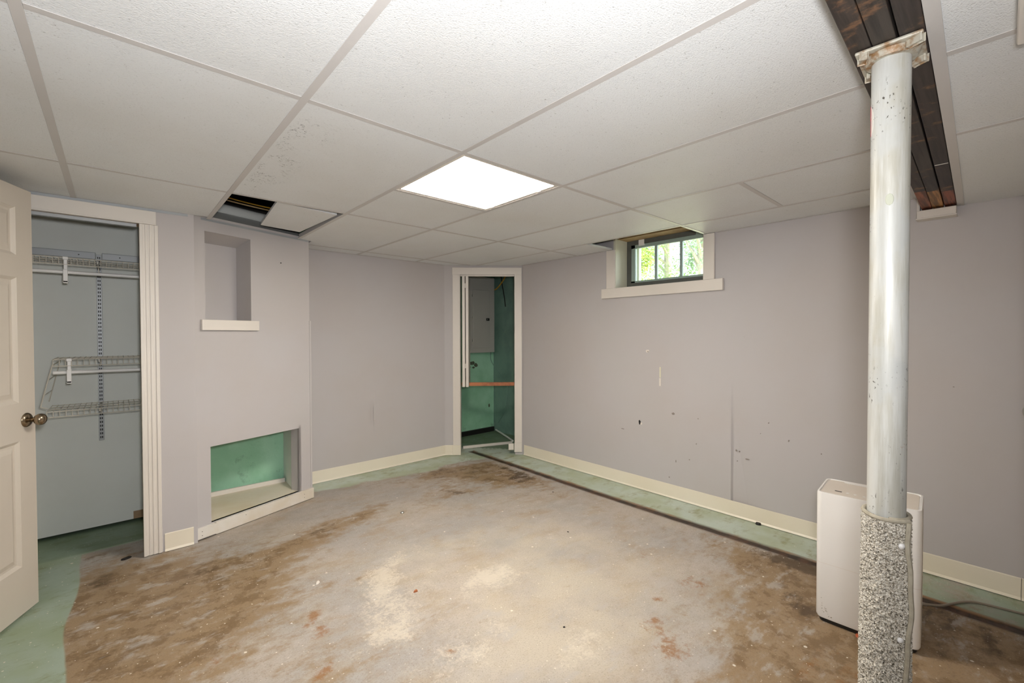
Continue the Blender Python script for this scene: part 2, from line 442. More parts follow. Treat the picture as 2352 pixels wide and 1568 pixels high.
RUST = [(1.79, 1.04, .08, .06, .8, .75), (1.69, .90, .09, .07, .3, .8), (1.965, 1.12, .04, .03, 0, .8), (.666, 2.116, .07, .035, .9, .8), (.652, 1.99, .05, .07, 0, .7), (.576, 1.737, .08, .05, 0, .7),
        (2.22, 1.07, .12, .10, 0, .5), (2.87, 1.25, .03, .09, 0, .7), (2.0, .42, .2, .15, 0, .45), (1.0, 1.5, .05, .04, 0, .55), (2.3, 1.4, .05, .05, 0, .5), (.3, 2.1, .12, .05, .4, .5), (2.6, .4, .1, .05, 0, .5)]
CHALK = [(1.02, 2.12, .12, .08, .8, .38), (1.12, 2.26, .14, .07, .7, .40), (1.36, 2.32, .18, .06, .3, .34), (1.62, 2.2, .14, .08, -.3, .30), (.75, 1.75, .12, .06, .6, .35), (1.15, 1.45, .2, .1, .2, .35), (1.3, 1.75, .2, .12, .5, .30), (1.5, 1.834, .20, .13, -.5, .75), (1.2, 2.05, .22, .10, .7, .42), (.93, 1.93, .13, .18, .3, .55), (.90, 1.76, .10, .10, 0, .5), (1.25, 2.4, .26, .09, .5, .36), (1.42, 1.14, .16, .12, 0, .55), (2.285, 2.379, .07, .07, 0, .5),
         (.6, 1.95, .3, .10, .6, .25), (1.57, 1.37, .3, .2, 0, .3), (.95, 1.5, .25, .2, 0, .35), (2.05, 1.95, .2, .12, -.6, .28), (1.0, 2.2, .1, .2, .2, .35), (1.8, 2.2, .12, .05, -.6, .3)]
def groove_x(y):
    return 2.928 + 0.006 * math.sin(y * 2.3) + 0.012 * max(0, y - 3.2)
def build_floor():
    bm = bmesh.new()
    xs = [-2.0, -1.4, -1.0]; x = -0.7
    while x < 2.86: xs.append(x); x += 0.03
    xs += ['g0', 'g1', 'g2', 'g3', 'g4', 'g5']
    x = 3.0
    while x < 3.95: xs.append(x); x += 0.03
    ys = [-2.1, -1.6, -1.2, -0.8]; y = -0.5
    while y < 4.75: ys.append(y); y += 0.03
    names = ['tan', 'brown', 'dark', 'rust', 'chalk', 'green', 'gsoft', 'gdark', 'joint', 'lip']
    A = {k: [] for k in names}; grid = []
    for yy in ys:
        row = []
        on = yy < 3.95
        for xx in xs:
            z = 0.0; joint = lip = 0.0
            if isinstance(xx, str):
                g = groove_x(yy); j = 0.009 * noise.noise((yy * 14, 3.1, 0)); j2 = 0.009 * noise.noise((yy * 11, 8.1, 0))
                w = {'g0': -0.055, 'g1': -0.034, 'g2': -0.028, 'g3': 0.016, 'g4': 0.030, 'g5': 0.050}[xx]
                xv = g + w + (j if xx in ('g1', 'g2') else j2 if xx in ('g3', 'g4') else 0)
                if on and xx in ('g2', 'g3'): z = -0.005; joint = 1.0
                if on and xx == 'g1': joint = 0.75
                if on and xx == 'g4': lip = 1.0; joint = 0.5
                if xx == 'g5': lip = 0.0
            else: xv = xx
            row.append(bm.verts.new((xv, yy, z)))
            nz = 0.06 * noise.noise((xv * 3, yy * 3, 0.2))
            g = 0.0; soft = 0.06; gd = 0.0
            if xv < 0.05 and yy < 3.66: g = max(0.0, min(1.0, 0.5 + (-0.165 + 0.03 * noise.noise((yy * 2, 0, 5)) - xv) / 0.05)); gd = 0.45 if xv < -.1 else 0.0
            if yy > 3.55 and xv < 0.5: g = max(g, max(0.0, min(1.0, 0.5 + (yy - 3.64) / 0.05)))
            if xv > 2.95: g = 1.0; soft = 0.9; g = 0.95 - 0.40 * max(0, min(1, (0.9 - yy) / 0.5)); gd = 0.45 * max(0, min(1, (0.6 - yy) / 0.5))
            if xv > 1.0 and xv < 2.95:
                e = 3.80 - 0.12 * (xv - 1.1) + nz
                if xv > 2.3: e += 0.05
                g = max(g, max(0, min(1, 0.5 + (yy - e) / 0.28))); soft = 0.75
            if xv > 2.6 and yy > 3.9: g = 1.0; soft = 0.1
            if (yy > 3.66 and xv < 0.5): gd = 0.75  # shadow inside the closet painted in as a darker green
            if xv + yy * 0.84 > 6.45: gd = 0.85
            A['tan'].append(blob(xv, yy, TAN)); A['brown'].append(blob(xv, yy, BROWN)); A['dark'].append(blob(xv, yy, DARK))
            A['rust'].append(blob(xv, yy, RUST)); A['chalk'].append(blob(xv, yy, CHALK))
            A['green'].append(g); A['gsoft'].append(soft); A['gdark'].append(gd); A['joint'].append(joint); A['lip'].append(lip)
        grid.append(row)
    for j in range(len(ys) - 1):
        for i in range(len(xs) - 1):
            bm.faces.new((grid[j][i], grid[j][i + 1], grid[j + 1][i + 1], grid[j + 1][i]))
    # slab sides and underside so the floor has thickness
    me = bpy.data.meshes.new('floor'); bm.to_mesh(me); bm.free()
    for k in names:
        a = me.attributes.new(k, 'FLOAT', 'POINT'); a.data.foreach_set('value', A[k])
    me.materials.append(floor_mat())
    o = link('floor', me); struct(o, 'stained bare concrete floor with worn green paint along its edges')
    return o
floor = build_floor()
slab = MB().box((-2.0, -2.1, -0.15), (3.95, 4.75, -0.02)); so = obj('slab', slab, MAT['rawend'], floor)

# ------------------------------------------------------------------ walls
def bulge(u, z):
    # right wall: u = 4.0 - y ; drywall seam standing off the wall below 1 m, plus slow waviness
    y = 3.47 - u
    t = 0.0025 * noise.noise((y * 1.3, z * 1.1, 2.0))
    ys = 1.293
    a = max(0.0, min(1.0, (0.99 - z) / 0.95))
    if y < ys and a > 0:
        wd = 0.010 + 0.034 * a; q = (ys - y) / wd
        t += 0.034 * a * q * math.exp(1 - q)
    return t
WH = [(3.47 - 2.271, 3.47 - 1.494, 1.70, 2.13)]
us_extra = []
wr = wall('wall_right', (XR, 3.47, 0), (0, -1, 0), (1, 0, 0), 3.47 + 1.95, 0, 2.13, 0.016, WH, MAT['wall'], step=0.03, warp=bulge, extra=[3.47 - 1.2935 + k for k in (0, .001, .006, .012, .018, .024)],
          label='lavender grey drywall with the small basement window')
def ding(u, z):
    x = 1.1 + u
    return 0.003 * noise.noise((x * 1.2, z, 7)) + 0.016 * math.exp(-((x - 1.822) / 0.026) ** 2 - ((z - 0.535) / 0.085) ** 2) * (1 if x < 1.828 else 0.0)
wf = wall('wall_far', (1.10, YF, 0), (1, 0, 0), (0, 1, 0), 1.53, 0, HC + 0.02, 0.016, [], MAT['wall'], step=0.03, warp=ding, extra=[.70, .708, .716, .724, .7275, .7285],
          label='lavender grey far wall between chimney and corner doorway')
# diagonal corner wall with doorway
DP = Vector((2.63, 4.01, 0)); DD = Vector((3.27 - 2.63, 3.47 - 4.01, 0)).normalized(); DN = Vector((-DD.y, DD.x, 0)); DL = 0.8374
wall('wall_corner', DP, DD, DN, DL, 0, HC + 0.02, 0.10, [(0.165, 0.757, -1, 1.94)], MAT['wall'], label='short diagonal wall framing the corner doorway')
# closet front wall (with opening) and chimney breast
wall('wall_closet', (-0.66, YC, 0), (1, 0, 0), (0, 1, 0), 1.03, 0, HC + 0.3, 0.10, [(0.06, 0.785, -1, 1.955)], MAT['wall'], label='lavender wall around the closet opening')
P0 = Vector((0.356, 3.385, 0)); CD = Vector((1.159 - 0.356, 3.678 - 3.385, 0)); CL = CD.length; CD.normalize(); CN = Vector((-CD.y, CD.x, 0))
cf = frame_mat(P0, CD, CN)
NI = (0.080, 0.376, 1.395, 1.964); OP = (0.100, 0.738, 0.085, 0.577)
wc = wall('wall_chimney', P0 - CD * 0.02, CD, CN, CL + 0.005, 0, HC + 0.02, 0.022, [tuple(v + (0.02 if i < 2 else 0) for i, v in enumerate(NI)), tuple(v + (0.02 if i < 2 else 0) for i, v in enumerate(OP))], MAT['wall'],
          label='angled chimney breast in lavender paint with niche and low recess')
q = P0 + CD * (CL - 0.015)
obj('return', MB().prism([(q.x, q.y), (q.x - 0.012, q.y + 0.03), (1.13, 4.02), (1.15, 4.02)], 0, HC + 0.02), MAT['wall'], wc)
# upper drywall panels on the chimney edge (small lap)
obj('panel_lap', MB().box((CL - 0.018, -0.004, 0.0), (CL - 0.004, 0.02, 1.41), 0, cf), MAT['wall'], wc)
def cp(u, dpt, z): return cf @ Vector((u, dpt, z))
def quad_box(name, pts, mat, parent):
    """six sided solid: pts = 4 front then 4 back, same order"""
    f = [(0, 1, 2, 3), (7, 6, 5, 4), (0, 4, 5, 1), (1, 5, 6, 2), (2, 6, 7, 3), (3, 7, 4, 0)]
    return obj(name, MB().hull(pts, f), mat, parent)
# niche box: sides, top, back
D = 0.20
quad_box('niche_back', [cp(0.07, D, 1.38), cp(0.42, D, 1.38), cp(0.42, D, 1.95), cp(0.07, D, 1.95), cp(0.07, D + .02, 1.38), cp(0.42, D + .02, 1.38), cp(0.42, D + .02, 1.95), cp(0.07, D + .02, 1.95)], MAT['wall'], wc)
quad_box('niche_side', [cp(0.376, .02, 1.38), cp(0.376, .02, 1.97), cp(0.393, D, 1.97), cp(0.393, D, 1.38), cp(0.40, .02, 1.38), cp(0.40, .02, 1.97), cp(0.42, D, 1.97), cp(0.42, D, 1.38)], MAT['wall'], wc)
quad_box('niche_side', [cp(0.080, .02, 1.38), cp(0.080, .02, 1.97), cp(0.080, D, 1.97), cp(0.080, D, 1.38), cp(0.06, .02, 1.38), cp(0.06, .02, 1.97), cp(0.06, D, 1.97), cp(0.06, D, 1.38)], MAT['wall'], wc)
quad_box('niche_top', [cp(0.06, .02, 1.964), cp(0.41, .02, 1.964), cp(0.42, D, 1.925), cp(0.06, D, 1.925), cp(0.06, .02, 1.99), cp(0.41, .02, 1.99), cp(0.42, D, 1.99), cp(0.06, D, 1.99)], MAT['wall'], wc)
quad_box('niche_floor', [cp(0.06, .02, 1.395), cp(0.41, .02, 1.395), cp(0.42, D, 1.395), cp(0.06, D, 1.395), cp(0.06, .02, 1.37), cp(0.41, .02, 1.37), cp(0.42, D, 1.37), cp(0.06, D, 1.37)], MAT['white'], wc)
ns = obj('niche_sill', MB().box((0.049, -0.024, 1.331), (0.419, 0.0, 1.398), 0.002, cf), MAT['white'], wc)
# recess interior
rj = obj('recess_jamb', MB().box((0.738, 0.0, 0.085), (0.755, 0.095, 0.60), 0, cf), MAT['wall'], wc)
e0 = cp(0.745, .09, 0)
obj('recess_side', MB().prism([(e0.x, e0.y), (1.045, 4.05), (1.065, 4.05), (e0.x + .02, e0.y)], 0.02, 0.60), MAT['closet'], wc)
a0 = cp(0.098, .02, 0)
obj('recess_side', MB().prism([(a0.x, a0.y), (a0.x, 4.05), (a0.x - .02, 4.05), (a0.x - .02, a0.y)], 0.02, 0.60), MAT['closet'], wc)
b0 = cp(0.74, .02, 0)
obj('recess_top', MB().prism([(a0.x - .02, a0.y + .002), (b0.x + .01, b0.y + .002), (1.06, 4.05), (a0.x - .02, 4.05)], 0.585, 0.60), MAT['dark'], wc)
obj('recess_shelf', MB().prism([(a0.x, a0.y - .018), (b0.x, b0.y - .018), (1.045, 3.965), (a0.x, 3.985)], 0.055, 0.085), MAT['ply'], wc)
obj('recess_cleat', MB().box((a0.x, 3.955, 0.085), (1.03, 3.975, 0.118), 0.002), MAT['white'], wc)
wg = obj('wall_foundation_chimney', MB().box((0.36, 4.06, 0), (1.16, 4.12, .70)), MAT['green']); struct(wg, 'green painted foundation wall at the back of the low recess')

wall('wall_chimney_back', (0.36, 4.06, 0), (1, 0, 0), (0, 1, 0), 0.80, .70, HT, 0.06, [], MAT['dark'])
# closet shell
wcb = wall('wall_closet_back', (-0.70, 4.035, 0), (1, 0, 0), (0, 1, 0), 1.10, 0.022, HT, 0.02, [], MAT['closet'], label='pale grey closet back wall')
obj('water_stain', MB().box((0.08, 4.0335, 0.022), (0.40, 4.036, 0.075)), MAT['rawend'], wcb)
wall('wall_closet_right', (0.385, YC + .10, 0), (0, 1, 0), (1, 0, 0), 0.60, 0, HT, 0.02, [], MAT['closet'])
wall('wall_closet_left', (-0.64, YC, 0), (0, 1, 0), (-1, 0, 0), 0.72, 0, HT, 0.02, [], MAT['closet'])
# room walls outside the view
wall('wall_left', (XL, YB, 0), (0, 1, 0), (-1, 0, 0), YC - YB, 0, HC + 0.02, 0.10, [(1.60 - YB, 2.36 - YB, -1, 2.0)], MAT['wall'])
wall('wall_back', (-2.0, YB, 0), (1, 0, 0), (0, -1, 0), 5.4, 0, HC + 0.02, 0.10, [], MAT['wall'])
wall('wall_hall', (-1.9, YB, 0), (0, 1, 0), (-1, 0, 0), 6.0, 0, HC + 0.02, 0.10, [], MAT['wall'])
wall('wall_hall_end', (-2.0, 3.2, 0), (1, 0, 0), (0, 1, 0), 1.3, 0, HC + 0.02, 0.10, [], MAT['wall'])
# partition to the right of the frame with a closed door
wp = wall('wall_partition', (3.26, -0.092, 0), (-1, 0, 0), (0, -1, 0), 1.60, 0, HR, 0.10, [(0.20, 0.98, -1, 1.92)], MAT['wall'], label='lavender partition with a closed white door')

obj('casing', MB().box((2.14, -.092, .004), (2.27, -.066, 1.95), 0.002), MAT['white'], wp)  # unseen, set proud of the partition to shade the window wall's end
# foundation behind the corner doorway and the window wall
wall('wall_foundation_back', (2.40, 4.60, 0), (1, 0, 0), (0, 1, 0), 1.50, 0, HT, 0.10, [], MAT['green'], label='bright green foundation wall behind the corner doorway')
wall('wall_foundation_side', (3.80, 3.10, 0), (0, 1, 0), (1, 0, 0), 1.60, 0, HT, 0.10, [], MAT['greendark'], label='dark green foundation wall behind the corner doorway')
wall('wall_foundation_window', (3.49, 3.20, 0), (0, -1, 0), (1, 0, 0), 5.3, 0, HT, 0.16, [(3.20 - 2.30, 3.20 - 1.44, 1.70, 2.15)], MAT['green'])
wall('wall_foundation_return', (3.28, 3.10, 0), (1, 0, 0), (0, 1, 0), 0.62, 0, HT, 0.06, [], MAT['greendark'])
wall('wall_foundation_far', (1.10, 4.10, 0), (1, 0, 0), (0, 1, 0), 1.42, 0, HT, 0.04, [], MAT['green'])
wall('wall_foundation_end', (2.44, 4.10, 0), (0, 1, 0), (-1, 0, 0), 0.6, 0, HT, 0.04, [], MAT['green'])
obj('footing', MB().box((2.45, 4.575, 0.0), (3.79, 4.60, 0.06)), MAT['black'], bpy.data.objects['wall_foundation_back'])
# whole deck above
deck = MB().box((-2.05, -2.05, HT), (3.95, 4.75, HT + 0.05)); dk = obj('subfloor_deck', deck, MAT['dark']); dk['kind'] = 'structure'  # near-black colour paints in the dark of the space above the ceiling
sh = MB().box((-2.15, -2.15, -0.15), (-2.02, 4.85, HT)).box((-2.15, -2.15, -0.15), (3.65, -2.02, HT)).box((-2.15, 4.72, -0.15), (3.95, 4.85, HT))  # unseen shell added to stop sky light leaking in over the walls
o = obj('outer_light_block', sh, MAT['rawend']); struct(o)
jl = MB()
for k in range(9):
    x = -1.7 + 0.4064 * k * 1.5
    jl.box((x, 0.35, 2.20), (x + 0.04, 3.30, HT))
o = obj('ceiling_joists', jl, MAT['dark']); o['kind'] = 'structure'  # joists coloured near black too, so the open cell looks unlit

# ------------------------------------------------------------------ ceiling
X = lambda i: -0.1575 + 0.6096 * i
YA = (1.479, 2.698, 3.82)
bl = lambda x: 0.219 + 0.0249 * x      # beam edges
br = lambda x: 0.0863 + 0.0244 * x
ceil = empty('ceiling', (0, 0, HC)); struct(ceil, 'suspended ceiling of white fissured tiles in a white metal grid')
ceilr = empty('ceiling_lower', (0, 0, HR)); struct(ceilr, 'lower suspended ceiling beyond the beam')
def clip(poly, P, n):
    out = []
    for i in range(len(poly)):
        a = Vector(poly[i]); b = Vector(poly[(i + 1) % len(poly)]); da = (a - P).dot(n); db = (b - P).dot(n)
        if da <= 0: out.append(tuple(a))
        if (da < 0 < db) or (db < 0 < da):
            t = da / (da - db); out.append(tuple(a + (b - a) * t))
    return out
def tile(poly, z, parent, name='ceiling_tile', th=0.015):
    poly = clip(poly, Vector((DP.x, DP.y)) - Vector((DN.x, DN.y)) * 0.004, Vector((DN.x, DN.y)))
    if len(poly) < 3: return
    return obj(name, MB().prism(poly, z + 0.0004, z + th), MAT['tile'], parent)
g = 0.004
def rect(x0, x1, y0, y1): return [(x0 + g, y0 + g), (x1 - g, y0 + g), (x1 - g, y1 - g), (x0 + g, y1 - g)]
cols = [(XL, X(0)), (X(0), X(1)), (X(1), X(2)), (X(2), X(3)), (X(3), X(4)), (X(4), X(5)), (X(5), XR)]
for k, (x0, x1) in enumerate(cols):
    # row by the beam
    if k == 5:
        tile([(x0 + g, bl(x0) + .003), (x1 - g, bl(x1) + .003), (x1 - g, 0.869 - g), (x0 + g, 0.869 - g)], HC, ceil)
        tile(rect(x0, x1, 0.869, YA[0]), HC, ceil)
    else:
        tile([(x0 + g, bl(x0) + .003), (x1 - g, bl(x1) + .003), (x1 - g, YA[0] - g), (x0 + g, YA[0] - g)], HC, ceil)
    # middle row
    if k == 3: tile(rect(x0, x1, 2.088, YA[1]), HC, ceil)
    elif k == 6: tile(rect(x0, x1, 2.305, YA[1]), HC, ceil)
    else: tile(rect(x0, x1, YA[0], YA[1]), HC, ceil)
    # last rows
    if k == 0: tile(rect(x0, x1, YA[1], YC), HC, ceil)
    elif k == 1:
        tile(rect(x0, x1, YA[1], YC), HC, ceil)
    elif k == 3:
        tile([(x0 + g, 2.702), (x1 - g, 2.702), (x1 - g, YA[2] - g), (1.168, YA[2] - g), (1.168, 3.675), (x0 + g, 3.638)], HC, ceil)
        tile(rect(1.168, x1, YA[2], YF), HC, ceil)
    elif k > 3:
        tile(rect(x0, x1, YA[1], YA[2]), HC, ceil)
        if k < 6: tile(rect(x0, x1, YA[2], YF), HC, ceil)
def tee(name, a, b, z, parent, w=0.024, web=True):
    a = Vector(a); b = Vector(b); d = (b - a).normalized(); n = Vector((-d.y, d.x)); L = (b - a).length
    m = frame_mat((a.x, a.y, z), (d.x, d.y, 0), (n.x, n.y, 0)); mb = MB()
    mb.box((0, -w / 2, -0.0016), (L, w / 2, 0.0), 0.0004, m, 1)
    if web: mb.box((0, -0.0012, 0), (L, 0.0012, 0.034), 0, m)
    return obj(name, mb, MAT['tee'], parent)
ends = {0: YC, 1: 3.41, 2: 3.63, 3: YF, 4: YF, 5: 3.78}
for i in range(6):
    tee('main_tee', (X(i), bl(X(i)) + .002), (X(i), ends[i] - 0.002), HC, ceil)
xs_ = [XL] + [X(i) for i in range(6)] + [XR]
for k in range(7):
    a, b = xs_[k] + 0.0125, xs_[k + 1] - 0.0125
    if k == 0: a = XL + .001
    if k == 6: b = XR - .001
    for y in YA:
        if y == YA[2] and k < 3: continue
        if y == YA[2] and k == 3: tee('cross_tee', (1.165, y), (b, y), HC, ceil); continue
        if y == YA[2] and k == 6: continue
        if y == YA[2] and k == 5: tee('cross_tee', (a, y), (2.83, y), HC, ceil); continue
        tee('cross_tee', (a, y), (b, y), HC, ceil)
    if k == 3: tee('cross_tee', (a, 2.088), (b, 2.088), HC, ceil)
    if k == 5: tee('cross_tee', (a, 0.869), (b, 0.869), HC, ceil)
# angle along the walls
def angle_strip(a, b, z, parent, side=1, w=0.022):
    a = Vector(a); b = Vector(b); d = (b - a).normalized(); n = Vector((-d.y, d.x)) * side; L = (b - a).length
    m = frame_mat((a.x, a.y, z), (d.x, d.y, 0), (n.x, n.y, 0))
    return obj('wall_angle', MB().box((0, 0, -0.0024), (L, w, -0.0001), 0, m), MAT['tee'], parent)
angle_strip((XR - .001, 3.46), (XR - .001, 2.40), HC, ceil, -1)
angle_strip((XR - .001, 1.40), (XR - .001, 0.31), HC, ceil, -1)
angle_strip((1.17, YF - .001), (2.62, YF - .001), HC, ceil, -1)
c0 = P0 + CD * 0.06; c1 = P0 + CD * (CL - 0.02)
o = obj('wall_angle', MB().box((0.06, -0.002, HC - 0.011), (CL - 0.02, -0.0005, HC + 0.004), 0, cf), MAT['galv'], ceil)
obj('wall_angle', MB().box((-0.60, YC - 0.003, 2.026), (0.34, YC - 0.0005, HC - 0.001)), MAT['galv'], ceil)
# lower ceiling
for x0, x1 in ((XL, .26), (.26, .87), (.87, 1.48), (1.48, 2.095), (2.095, XR)):
    obj('ceiling_tile', MB().prism([(x0 + g, -0.52 + g), (x1 - g, -0.52 + g), (x1 - g, br(x1) - .006), (x0 + g, br(x0) - .006)], HR + .0004, HR + .015), MAT['tile'], ceilr)
    for ya, yb in ((-1.13, -.52), (YB, -1.13)):
        obj('ceiling_tile', MB().prism(rect(x0, x1, ya, yb), HR + .0004, HR + .015), MAT['tile'], ceilr)
for x in (.26, .87, 1.48, 2.095): tee('cross_tee', (x, -.507), (x, br(x) - .026), HR, ceilr)
for y in (-.52, -1.13): tee('main_tee', (XL, y), (XR, y), HR, ceilr)
m_ = frame_mat((XL, br(XL), HR), (1, .0244, 0), (.0244, -1, 0))
obj('wall_angle', MB().box((0, 0, -0.0026), (XR - XL, 0.026, -0.0001), 0, m_), MAT['tee'], ceilr)
obj('wall_angle', MB().box((0, 0.0, 0), (XR - XL, 0.0012, 0.03), 0, m_), MAT['tee'], ceilr)
# hall ceiling
obj('ceiling_tile', MB().box((-2.0, YB, HC), (XL - .1, 3.2, HC + .015)), MAT['tile'], ceil)

# ------------------------------------------------------------------ beam
bx0, bx1 = XL, XR - 0.004
beam = empty('ceiling_beam', (0, br(0), HR))
tag(beam, 'dark stained built-up timber beam of three boards crossing the ceiling', 'beam')
mats_b = [beam_mat('beam_board_stain', (66, 56, 50), (160, 96, 68), 2.83), beam_mat('beam_board_raw', (64, 56, 50), (192, 138, 84), 2.86), beam_mat('beam_board_red', (62, 52, 48), (146, 82, 60), 2.90)]
mats_b = [mats_b[2], mats_b[1], mats_b[0]]
bm_ = frame_mat((bx0, br(bx0), HR), (1, .0247, 0), (-.0247, 1, 0))
for k, (w0, w1) in enumerate(((0.001, 0.0435), (0.0485, 0.0905), (0.0925, 0.1325))):
    obj('beam_board', MB().box((0, w0, 0.0005 * k), (bx1 - bx0, w1, 0.235), 0.002, bm_), mats_b[k], beam)
obj('beam_core', MB().box((0, 0.004, 0.02), (bx1 - bx0, 0.13, 0.23), 0, bm_), MAT['dark'], beam)
# light score line nailed across one board
obj('batten_mark', MB().box((2.42 - bx0, 0.003, -0.0012), (2.425 - bx0, 0.042, 0.002), 0, bm_), MAT['white'], beam)
lg = obj('trim_1', MB().box((3.20, 0.166, 1.914), (XR - 0.001, 0.316, 1.955), 0.003), MAT['white']); struct(lg, 'white ledge block on the wall under the beam end')
obj('ledge_lip', MB().box((3.197, 0.163, 1.908), (XR - 0.001, 0.319, 1.915), 0.002), MAT['white'], lg)
obj('end_cap', MB().box((3.225, 0.306, 1.955), (XR - 0.001, 0.318, 2.035)), MAT['white'], lg)

# ------------------------------------------------------------------ ceiling light
led = empty('ceiling_light', (X(2) + .3048, YA[0] + .3048, HC))
tag(led, 'lit square white LED panel set in the ceiling grid', 'ceiling light')
x0, x1, y0, y1 = X(2) + .006, X(3) - .006, YA[0] + .006, 2.088 - .006
fr = MB()
for a, b in (((x0, y0), (x1, y0 + .024)), ((x0, y1 - .024), (x1, y1)), ((x0, y0 + .024), (x0 + .024, y1 - .024)), ((x1 - .024, y0 + .024), (x1, y1 - .024))):
    fr.box((a[0], a[1], HC + .0006), (b[0], b[1], HC + .022), 0.001, None, 1)
obj('frame', fr, MAT['white'], led)
obj('diffuser', MB().box((x0 + .022, y0 + .022, HC + .004), (x1 - .022, y1 - .022, HC + .010)), emit('led_diffuser', (1.0, 0.92, 0.81, 1), LED_STRENGTH), led)
obj('housing', MB().box((x0 + .01, y0 + .01, HC + .022), (x1 - .01, y1 - .01, HC + .06)), MAT['galv'], led)
for t in (0.12, 0.5):
    obj('latch', MB().box((x1 - .020, y0 + t, HC - .001), (x1 - .008, y0 + t + .03, HC + .002), 0.0006, None, 1), MAT['tee'], led)
# unlit strip fixture over the lower ceiling
fx = empty('strip_light', (.86, -.08, HR)); tag(fx, 'unlit white strip light fixture screwed to the lower ceiling beside the beam', 'light fixture')
obj('housing', MB().box((.25, -.15, 1.925), (1.472, -.013, HR - .003), 0.006), MAT['white'], fx)
obj('end_plate', MB().box((1.472, -.146, 1.93), (1.476, -.018, HR - .004), 0.001, None, 1), MAT['plastic'], fx)

# ------------------------------------------------------------------ loose tile and what shows in the open cell
zt = lambda x, y: 2.047 + 0.05 * (1.035 - x) + 0.012 * (y - 2.8)
pl = [(.700, 2.785), (1.040, 2.790), (1.020, 3.472), (.766, 3.482)]
lo = [(x, y, zt(x, y)) for x, y in pl]; hi = [(x, y, zt(x, y) + .016) for x, y in pl]
lt = obj('loose_ceiling_tile', MB().hull(lo + hi, [(3, 2, 1, 0), (4, 5, 6, 7), (0, 1, 5, 4), (1, 2, 6, 5), (2, 3, 7, 6), (3, 0, 4, 7)]), MAT['tile'])
tag(lt, 'cut ceiling tile lying askew across the open grid cell above the chimney', 'ceiling tile')
sb = MB().hull([cp(-.15, .035, 2.05), cp(.85, .035, 2.05), cp(.85, .21, 2.15), cp(-.15, .21, 2.15), cp(-.15, .035, 2.065), cp(.85, .035, 2.065), cp(.85, .21, 2.16), cp(-.15, .21, 2.16)],
               [(3, 2, 1, 0), (4, 5, 6, 7), (0, 1, 5, 4), (1, 2, 6, 5), (2, 3, 7, 6), (3, 0, 4, 7)])
o = obj('sheathing_board', sb, MAT['duct']); tag(o, 'white sloping board seen through the open ceiling cell', 'board')
dt = MB().box((-.12, .215, 2.15), (.85, .33, 2.235), 0.035, cf, 4)
o = obj('air_duct', dt, MAT['duct'], smooth=True); tag(o, 'white rounded duct up inside the open ceiling cell', 'duct')
for k in range(2):
    pts = []
    for j in range(14):
        t = j / 13; pts.append(cp(-.1 + .85 * t, .10 + .02 * k + .02 * math.sin(t * 4 + k), 2.285 - .03 * t - .02 * math.sin(t * 3.1) - .018 * k))
    o = obj('electric_cable', MB().tube(pts, .0045, 6), MAT['yellow'] if k == 0 else MAT['tan'], smooth=True)
    tag(o, 'yellow cable sagging in the open ceiling cell' if k == 0 else 'tan cable sagging in the open ceiling cell', 'cable')

# ------------------------------------------------------------------ baseboards and trims
def base_run(name, P, d, n, L, label, h=.105, pieces=None):
    m = frame_mat(P, d, n); mb = MB()
    prof = [(0, 0), (-.014, .0), (-.006, .012), (-.0045, h - .004), (-.003, h), (0, h)]
    n_ = len(prof); r0 = [mb.bm.verts.new(m @ Vector((0, y, z))) for y, z in prof]; r1 = [mb.bm.verts.new(m @ Vector((L, y, z))) for y, z in prof]
    for i in range(n_): mb.bm.faces.new((r0[i], r0[(i + 1) % n_], r1[(i + 1) % n_], r1[i]))
    mb.bm.faces.new(r0[::-1]); mb.bm.faces.new(r1)
    o = obj(name, mb, MAT['vinyl']); struct(o, label); return o
b1 = base_run('baseboard_right', (XR - .002, 3.44, 0.004), (0, -1, 0), (1, 0, 0), 3.44 + .072, 'cream vinyl baseboard under the window wall')
b2 = base_run('baseboard_right_end', (XR - .002, -.074, 0.004), (0, -1, 0), (1, 0, 0), .08, 'short end piece of cream vinyl baseboard')
base_run('baseboard_far', (1.17, YF - .002, 0.003), (1, 0, 0), (0, 1, 0), 2.655 - 1.17, 'cream vinyl baseboard along the far wall')
base_run('baseboard_corner', DP + DD * .005 + Vector((0, 0, .003)), DD, DN, .085, 'short cream baseboard wrapping the corner doorway casing')
base_run('baseboard_closet', (.207, YC - .001, 0.003), (1, 0, 0), (0, 1, 0), .142, 'short cream baseboard piece between closet casing and chimney')
bc = obj('baseboard_chimney', MB().box((.118, -.020, 0.004), (CL - .002, 0.0, .083), 0.002, cf), MAT['white2']); struct(bc, 'long white board along the foot of the chimney')
bc2 = obj('baseboard_chimney_end', MB().box((.002, -.026, 0.012), (.117, 0.0, .078), 0.002, cf), MAT['white2']); struct(bc2, 'short white board beside the closet baseboard')
obj('end_grain', MB().box((-.002, -.026, .012), (.002, 0.0, .078), 0, cf), MAT['tan'], bc2)
for (u, z) in ((.765, .055), (.765, .03), (.03, .055), (.03, .03), (.31, .06)):
    off = -.0205 if u > .12 else -.0265
    obj('nail_head', MB().box((u, off, z), (u + .004, off + .002, z + .004), 0, cf), MAT['black'], bc if u > .12 else bc2)

